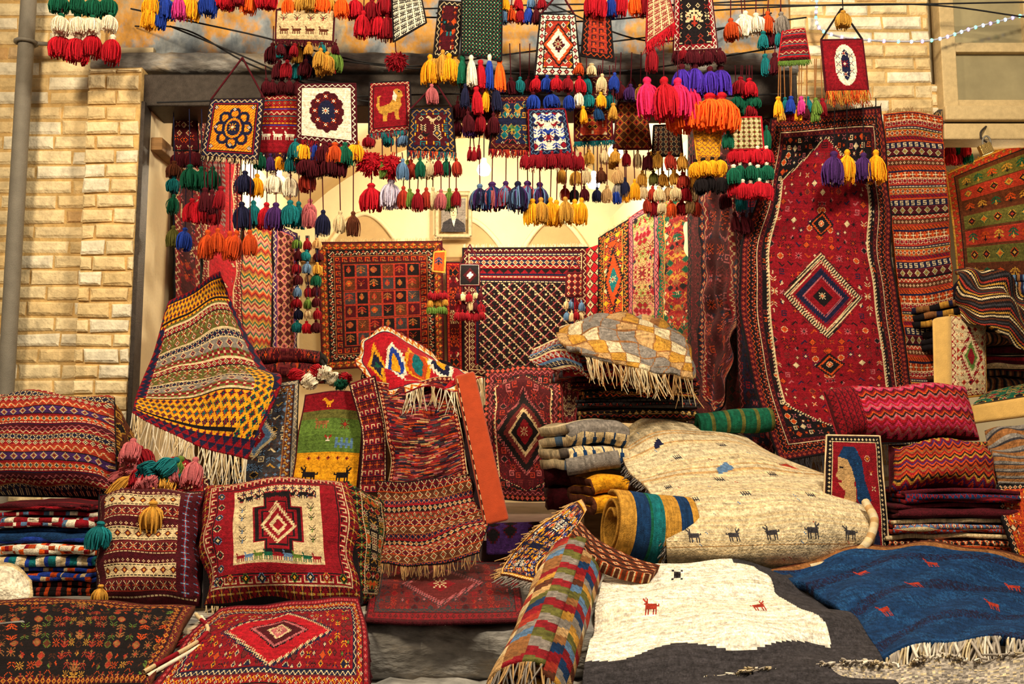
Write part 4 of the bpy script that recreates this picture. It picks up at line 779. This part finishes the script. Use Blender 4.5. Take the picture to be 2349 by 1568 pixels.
orn('cluster of crimson wool tassels',-.4,None,[(818,885,3,-10,60,38,'rRR',-60,1),(835,892,3,25,66,38,'rrR',-60,1)])
c=Cv(40,54,'W'); c.rings(['p1 K']); c.tile(c.F(),'h','KR'); c.S(.5,.3,'goat','KR')
orn('white woven bag with black geometric pattern',-.45,([(898,-30),(962,-25),(978,52),(903,96)],c,'K'),fr=None)
c=bag(24,46,'D',['p1 K','zig K C'],('OC','KO'),2); c.S(.5,.5,'bird','KT',2)
orn('maroon woven bag with bird and yellow tassels',-.42,([(1008,2),(1062,6),(1050,126),(994,132)],c,'K'),[(985,1045,5,120,74,34,'Yyy',None,1)])
c=Cv(46,74,'K'); c.tile(c.F(),'ck','GK'); c.m((c.X%4==1)&(c.Y%4==1),'C'); c.m((c.X%4==3)&(c.Y%4==3),'R'); c.rings(['p1 K'])
orn('tall dotted dark green and white woven bag with tassels',-.45,([(1060,-30),(1152,-30),(1150,140),(1058,124)],c,'K'),[(1062,1145,5,132,80,24,'G,W,r,B/W,o',None),(1070,1138,4,196,62,24,'N,r,Y,N',None),(1075,1135,3,255,50,24,'DRD',200,1)])
orn('small bright tassels on thin cords',-.35,None,[(1152,1232,5,12,44,22,'bORBD',-20),(1160,1240,4,-8,34,22,'YrbR',-20)])
c=bag(34,48,'H',['p1 K','sd W K r','p1 K'],('WK','YK'),3,[(.4,.36,'K',0),(.36,.32,'O',0),(.28,.26,'W',0),(.16,.15,'D',.1)])
orn('orange woven bag with white diamond centre',-.42,([(1240,32),(1318,34),(1335,176),(1226,174)],c,'K'),[(1228,1330,5,172,40,26,'rBrRr',None,1),(1226,1305,3,212,46,30,'B/D',190,1),(1330,1360,2,145,30,24,'OC',140)],topp=(1285,-20))
c=Cv(24,40,'H',1.3); c.rings(['p1 K','zig K O']); c.tile(c.F(),'key','KOy')
orn('rust woven bag with hooked motifs',-.38,([(1342,18),(1398,22),(1408,140),(1333,128)],c,'K'),[(1320,1410,4,170,44,24,'CTCB',130,1),(1325,1400,4,208,42,24,'WTYT',150,1),(1340,1405,3,240,38,22,'YEy',150)])
orn('red and orange tassels under a cable',-.4,None,[(1350,1480,6,-18,62,30,'rrBroR',-60,1)])
c=Cv(26,44,'C',1.3); c.rings(['p1 R']); c.tile(c.F(),'h','RN')
orn('cream and red woven bag with crimson tassels',-.48,([(1486,-30),(1528,-35),(1548,52),(1482,100)],c,'R'),[(1492,1500,1,100,60,30,'R',None,1),(1488,1580,4,182,108,56,'P,r,P,P',90,1)],fr=(34,'r'))
c=bag(36,54,'K',['p1 W','zig R W'],('CH','CK','HK'),6,None,8); c.S(.5,.5,'tree','CH',2)
orn('black and cream floral woven bag with large tassels',-.44,([(1548,-30),(1630,-30),(1646,112),(1545,118)],c,'D'),[(1552,1650,8,112,38,24,'DRDDRDRD',None,1),(1568,1655,4,146,76,42,'i/D',None,1),(1560,1658,4,210,94,74,'o/r',None,1)],fr=(30,'D'))
orn('orange and white tassels hung on a wire',-.35,None,[(1675,1700,2,38,56,36,'OW',0,1),(1710,1790,4,28,56,36,'W,W,O,A',0,1),(1750,1785,3,70,46,26,'TDT',20),(1755,1780,2,125,55,26,'TD',60)])
c=Cv(26,32,'R',1.2); c.bands(['p2 R','zig R C','p1 T','p2 r','zig D q'])
orn('small red striped woven pouch with tassel strings',-.4,([(1795,72),(1845,66),(1858,138),(1785,142)],c,'r',.03),[(1782,1888,7,222,44,22,'YTBMTgR',135,0),(1790,1870,5,245,34,20,'yRYDg',135)],fr=(12,'g'),cc='s')
c=Cv(46,54,'R'); c.rings(['p1 D']); c.ell(.5,.5,.26,.4,'W'); c.ell(.5,.5,.1,.3,'N'); c.S(.5,.3,'st','WHR');c.S(.5,.5,'br','RWY');c.S(.5,.7,'st','WHR')
for sx in(.34,.66):
    for sy in(.35,.5,.65): c.S(sx,sy,'st','NWR')
orn('crimson woven bag with white medallion and long tassels',-.35,([(1883,92),(1978,90),(1992,208),(1894,210)],c,'D'),[(1912,2008,4,345,78,42,'V,Y,V,Y',225,1),(1932,1938,1,28,44,36,'y',-10,1)],topp=(1930,20),fr=(34,'yO'),cc='K')
c=Cv(56,60,'O'); c.rings(['p1 D','zig N C','p1 R','p1 K'])
for a in range(0,360,45): c.ell(.5+.24*math.cos(math.radians(a)),.5+.24*math.sin(math.radians(a)),.11,.11,'N'); c.ell(.5+.24*math.cos(math.radians(a)),.5+.24*math.sin(math.radians(a)),.06,.06,'O')
c.ell(.5,.5,.2,.2,'N'); c.ell(.5,.5,.15,.17,'O'); c.ell(.5,.5,.12,.13,'N'); c.S(.5,.5,'br','OWY')
for dx,dy in((0,.3),(0,-.3),(.3,0),(-.3,0),(.34,.34),(-.34,.34),(.34,-.34),(-.34,-.34)): c.S(.5+dx,.5+dy,'d','NWR')
c.m((c.a==ord('O'))&c.F()&((c.X+c.Y)%3>0),'Y')
orn('orange and navy woven bag on a rope loop',-.38,([(484,228),(606,226),(592,368),(462,358)],c,'K'),[(478,570,5,528,66,32,'O',370,1),(468,510,3,430,60,24,'D,D,R',370)],topp=(556,132),fr=(12,'KC'))
tasl=Cv(30,46,'R',1.3); tasl.bands(['p2 R','zig R C','p1 T','sd R O K C','dash R Y','p1 B'],0,1,0,.6); tasl.bands(['p1 R'],0,1,.6,1)
for i in range(3): tasl.S(.2+i*.3,.72,'goat','WW')
tasl.rings(['p1 D'])
orn('red banded woven bag with goats',-.3,([(600,218),(682,216),(684,354),(594,352)],tasl,'D'),[(610,680,5,182,40,22,'D',150,1),(598,690,5,350,44,28,'GVYTR',None,1),(560,700,5,395,52,38,'N,Y,W,W,H',350,1),(555,715,7,460,62,36,'N,T,r,V,T,T,p',350,1)],fr=(26,'ND'))
c=Cv(60,64,'W'); c.rings(['p1 D','zig D W','p1 W'])
for a in range(0,360,30): c.ell(.5+.22*math.cos(math.radians(a)),.48+.27*math.sin(math.radians(a)),.08,.08,'D')
c.ell(.5,.48,.22,.27,'D'); c.ell(.5,.48,.15,.19,'N'); c.S(.5,.48,'br','WOY')
for x,y in((.5,.24),(.5,.72),(.32,.48),(.68,.48),(.36,.32),(.64,.32),(.36,.64),(.64,.64)): c.S(x,y,'st','OWN')
orn('white woven bag with crimson medallion and long tassels',-.4,([(683,194),(816,192),(819,336),(681,320)],c,'D'),[(680,815,7,322,54,38,'TYBDOGY',None,1),(700,780,5,355,50,34,'D',None,1),(745,815,3,480,56,30,'N,C,S',380,1),(712,712,1,470,54,30,'p',380,1)],fr=(30,'DR'))
c=Cv(34,42,'R',1.5); c.rings(['p1 K','zig R C','p1 K'])
c.poly([(.25,.62),(.3,.5),(.5,.45),(.62,.3),(.58,.2),(.68,.15),(.8,.22),(.82,.32),(.76,.36),(.78,.5),(.7,.6),(.72,.78),(.64,.78),(.6,.62),(.45,.64),(.42,.8),(.34,.8),(.33,.66)],'y'); c.poly([(.25,.62),(.18,.5),(.2,.3),(.3,.28),(.25,.34),(.26,.48),(.32,.55)],'y'); c.poly([(.6,.2),(.56,.36),(.64,.42),(.68,.3)],'W'); c.rect(.72,.22,.76,.25,'K')
orn('crimson woven panel with a yellow lion',-.36,([(848,190),(940,186),(946,298),(846,308)],c,'K'),[(850,925,3,308,30,28,'RTb',None,1),(852,896,2,345,64,68,'r',310,2),(852,852,1,418,72,50,'r',380,1),(898,898,1,410,70,46,'l',380,1),(908,908,1,118,48,66,'R',80,2),(880,935,3,365,40,22,'gRg',310)],fr=(14,'RT'))
c=bag(34,36,'D',['p1 K','zig N y'],('CK','TY'),9,None,8); c.S(.5,.3,'bird','CU');c.S(.35,.65,'bird','KO');c.S(.65,.6,'fl','CNY')
orn('dark red woven bag with birds and tassel rows',-.42,([(942,250),(1036,246),(1045,350),(936,346)],c,'K'),[(925,1045,7,362,46,24,'b,H,G,C,R,G,H',350,1),(925,1045,8,430,50,24,'H,g,R,H,C,p,g,R',370,1),(985,1000,1,195,50,26,'p',190,1)],topp=(1000,190),fr=(18,'oTRN'))
orn('cluster of dark red tassels',-.35,None,[(1048,1120,4,235,42,28,'D',220,1),(1050,1125,4,272,44,28,'DVDR',220,1),(1078,1098,3,335,32,12,'R',310)])
c=bag(34,42,'N',['p1 K','zig D s'],('yT','CK','HK'),12,None,7); c.S(.35,.3,'bird','yC');c.S(.68,.3,'bird','yC',1,True); c.S(.5,.65,'tree','gy')
orn('navy woven bag with birds and violet tassels',-.4,([(1140,222),(1214,220),(1224,346),(1122,342)],c,'K'),[(1102,1238,6,420,68,44,'VbN/b,VEp,VbR,NVb,Vbp,VNb',345,1)],fr=(18,'DRO'))
c=Cv(44,52,'W'); c.rings(['p1 N','zig N b']); c.scat(c.F(),8,['fl','bird','tree'],['NR','BN','RN'],4)
orn('blue and white woven bag with crimson fringe',-.44,([(1212,252),(1296,250),(1312,352),(1216,358)],c,'R'),[(1208,1330,9,345,44,20,'R',None,1),(1222,1335,7,455,64,32,'Y,y,Y,Y,y,Y,Y',390,1)],fr=(34,'R'))
c=bag(30,26,'H',['p1 R','zig D y'],('yK','OC'),7)
orn('rust woven bag with cream and gold tassels',-.2,([(1318,252),(1402,250),(1406,322),(1318,326)],c,'D'),[(1290,1412,5,340,38,22,'y,C,y,C,y',326,1),(1288,1412,5,385,38,24,'y,y,C,S,U',330,1),(1292,1440,7,428,38,20,'H,K,D,N,U,B,Y',330,1)],fr=(12,'T'))
c=Cv(30,38,'S',1.2); c.tile(c.F(),'lat','yHK'); c.rings(['p1 D'])
orn('brown lattice woven bag with small tassels',-.16,([(1418,236),(1480,234),(1494,342),(1406,342)],c,'D'),[(1410,1490,4,345,40,22,'y,R,C,y',None,1),(1415,1455,3,410,50,24,'A,N,Y',345,1)],topp=(1450,180))
c=Cv(28,26,'a',1.2); c.tile(c.F(),'sd','CKH'); c.rings(['p1 K'])
orn('grey woven bag with olive and cream tassels',-.12,([(1500,288),(1560,286),(1566,358),(1496,358)],c,'K'),[(1475,1590,6,392,38,26,'y,L,y,y,H,y',356,1),(1475,1590,7,425,40,24,'C,H,C,U,C,R,C',356,1),(1480,1600,7,455,40,22,'H,R,C,O,R,U,H',370,1)])
c=Cv(26,38,'Y'); c.tile(c.F(),'zig','s'); c.tile(c.F()&(c.Y%8<4),'x','sR')
orn('narrow yellow woven pouch with black tassels',-.4,([(1590,286),(1656,284),(1648,372),(1600,372)],c,'Y',.03),[(1592,1655,4,362,46,28,'Y/K',None,1),(1605,1652,3,398,44,30,'K/Y',None,1)])
orn('red and green wool pompom ornament',-.3,None,[(1700,1718,2,178,44,34,'R,r',150,1),(1690,1728,3,215,38,30,'G',150,1),(1700,1722,2,235,36,28,'G,R',150,1)])
c=Cv(36,36,'C'); c.tile(c.F(),'sd','gRK'); c.rings(['p1 r'])
orn('cream and green woven strip with red and green tassels',-.42,([(1676,270),(1746,268),(1752,342),(1674,344)],c,'r'),[(1680,1758,5,338,42,28,'r/W',None,1),(1680,1758,5,374,46,28,'G/W',None,1),(1682,1758,5,412,46,28,'r/W',None,1),(1668,1672,1,300,40,20,'G',None,1),(1755,1760,1,290,60,20,'G',None,1)])
c=bag(30,34,'D',['p1 K','zig K s'],('OK','qC'),31,None,7)
orn('dark maroon woven bag hanging behind others',-.12,([(1060,150),(1128,150),(1132,232),(1056,232)],c,'K'),[(1062,1125,4,235,40,24,'D,T,D,R',None,1)])
orn('multicoloured wool tassels bunched below the goat strip',-.3,None,[(625,700,5,96,48,26,'D,T,D,y,V',60,1),(640,700,4,140,46,26,'D,R,T,D',60,1),(690,760,4,130,44,26,'D,N,y,R',60,1)])
orn('plum and red tassels clustered on cords',-.25,None,[(1420,1470,3,190,44,26,'D,V,y',120,1)])
orn('teal cream and maroon tassels between bags',-.3,None,[(1150,1215,4,175,42,24,'V,D,T,D',100,1)])
orn('maroon and gold tassels on short cords',-.22,None,[(1490,1560,4,350,40,24,'D,y,H,y',300,1),(1660,1700,2,440,44,26,'D,T',380,1),(1685,1720,3,490,50,22,'D',400,0)])
c=bag(30,30,'q',['p1 D','zig D s'],('KO','CK'),33,None,7)
orn('faded red woven bag hanging behind the tassels',-.08,([(1320,180),(1400,178),(1406,246),(1318,246)],c,'D'),[(1325,1400,4,246,34,22,'D,y,D,T',None,1)])
orn('teal and olive tassels on long cords',.1,None,[(398,402,1,372,42,32,'S',250,1),(398,402,1,402,42,32,'T',380,1),(398,402,1,445,48,30,'G',380,1),(400,424,2,518,52,32,'L,B',380,1)],cc='N')
orn('green and red tassel tiers on cords',.0,None,[(438,490,3,382,58,38,'G',250,1),(438,490,3,450,60,36,'r,r,R',380,1),(470,480,1,395,40,26,'G',300,1)],cc='N')
c=Cv(24,40,'D'); c.scat(c.F(),7,['st','d'],['OK','CR'],2); orn('dark red woven bag inside the doorway',.25,([(402,240),(450,240),(456,345),(398,345)],c,'K'),[(405,455,4,345,40,24,'D',None,1)])
orn('multicoloured tassel garland in the corner',3.6,None,[(682,728,3,545+k*27,28,20,['g,R,U','D,T,D','R,b,y','D,U,G','b,R,D','R,g,D','N,C,R','T,r,D'][k],540,1) for k in range(8)],cc='N')
c=Cv(14,22,'O'); c.S(.5,.5,'tree','EK'); c.rings(['p1 y'])
orn('small orange pictorial bag on the back wall',3.9,([(996,578),(1022,576),(1020,625),(992,622)],c,'y'),[(986,1020,4,668,20,14,'R',640,1),(986,1020,4,683,20,14,'y',670,1),(986,1020,4,700,20,14,'g',670,1)],topp=(1008,560))
c=Cv(22,22,'K'); c.rings(['p1 W']); c.dia(.5,.5,.35,.35,'D',0);c.dia(.5,.5,.2,.2,'W',.1)
orn('small black and maroon bag on the back wall',3.7,([(1055,606),(1100,606),(1100,655),(1054,655)],c,'D'),[(1050,1104,5,668,22,14,'D,C,R,C,D',655,1),(1050,1104,5,690,24,14,'R,D,C,D,R',655,1),(1050,1104,6,712,24,14,'R',655,1)],topp=(1078,560))
c=Cv(16,20,'D'); c.tile(c.F(),'sd','HCK')
orn('small maroon bag hanging on the lattice kilim',3.7,([(1300,626),(1336,626),(1335,680),(1298,680)],c,'D'),[(1300,1334,4,688,24,12,'C,b,R,b',680,1),(1300,1334,4,710,24,12,'b,C,R,C',680,1)],topp=(1318,590))
orn('small red tassel bunch in the neighbouring shop',.4,None,[(2180,2215,3,325,36,22,'R,G,r',290,1),(2180,2215,3,345,34,22,'r,R,G',300,1)])
if ERR: raise RuntimeError(str(len(ERR))+' '.join(ERR[:4]))
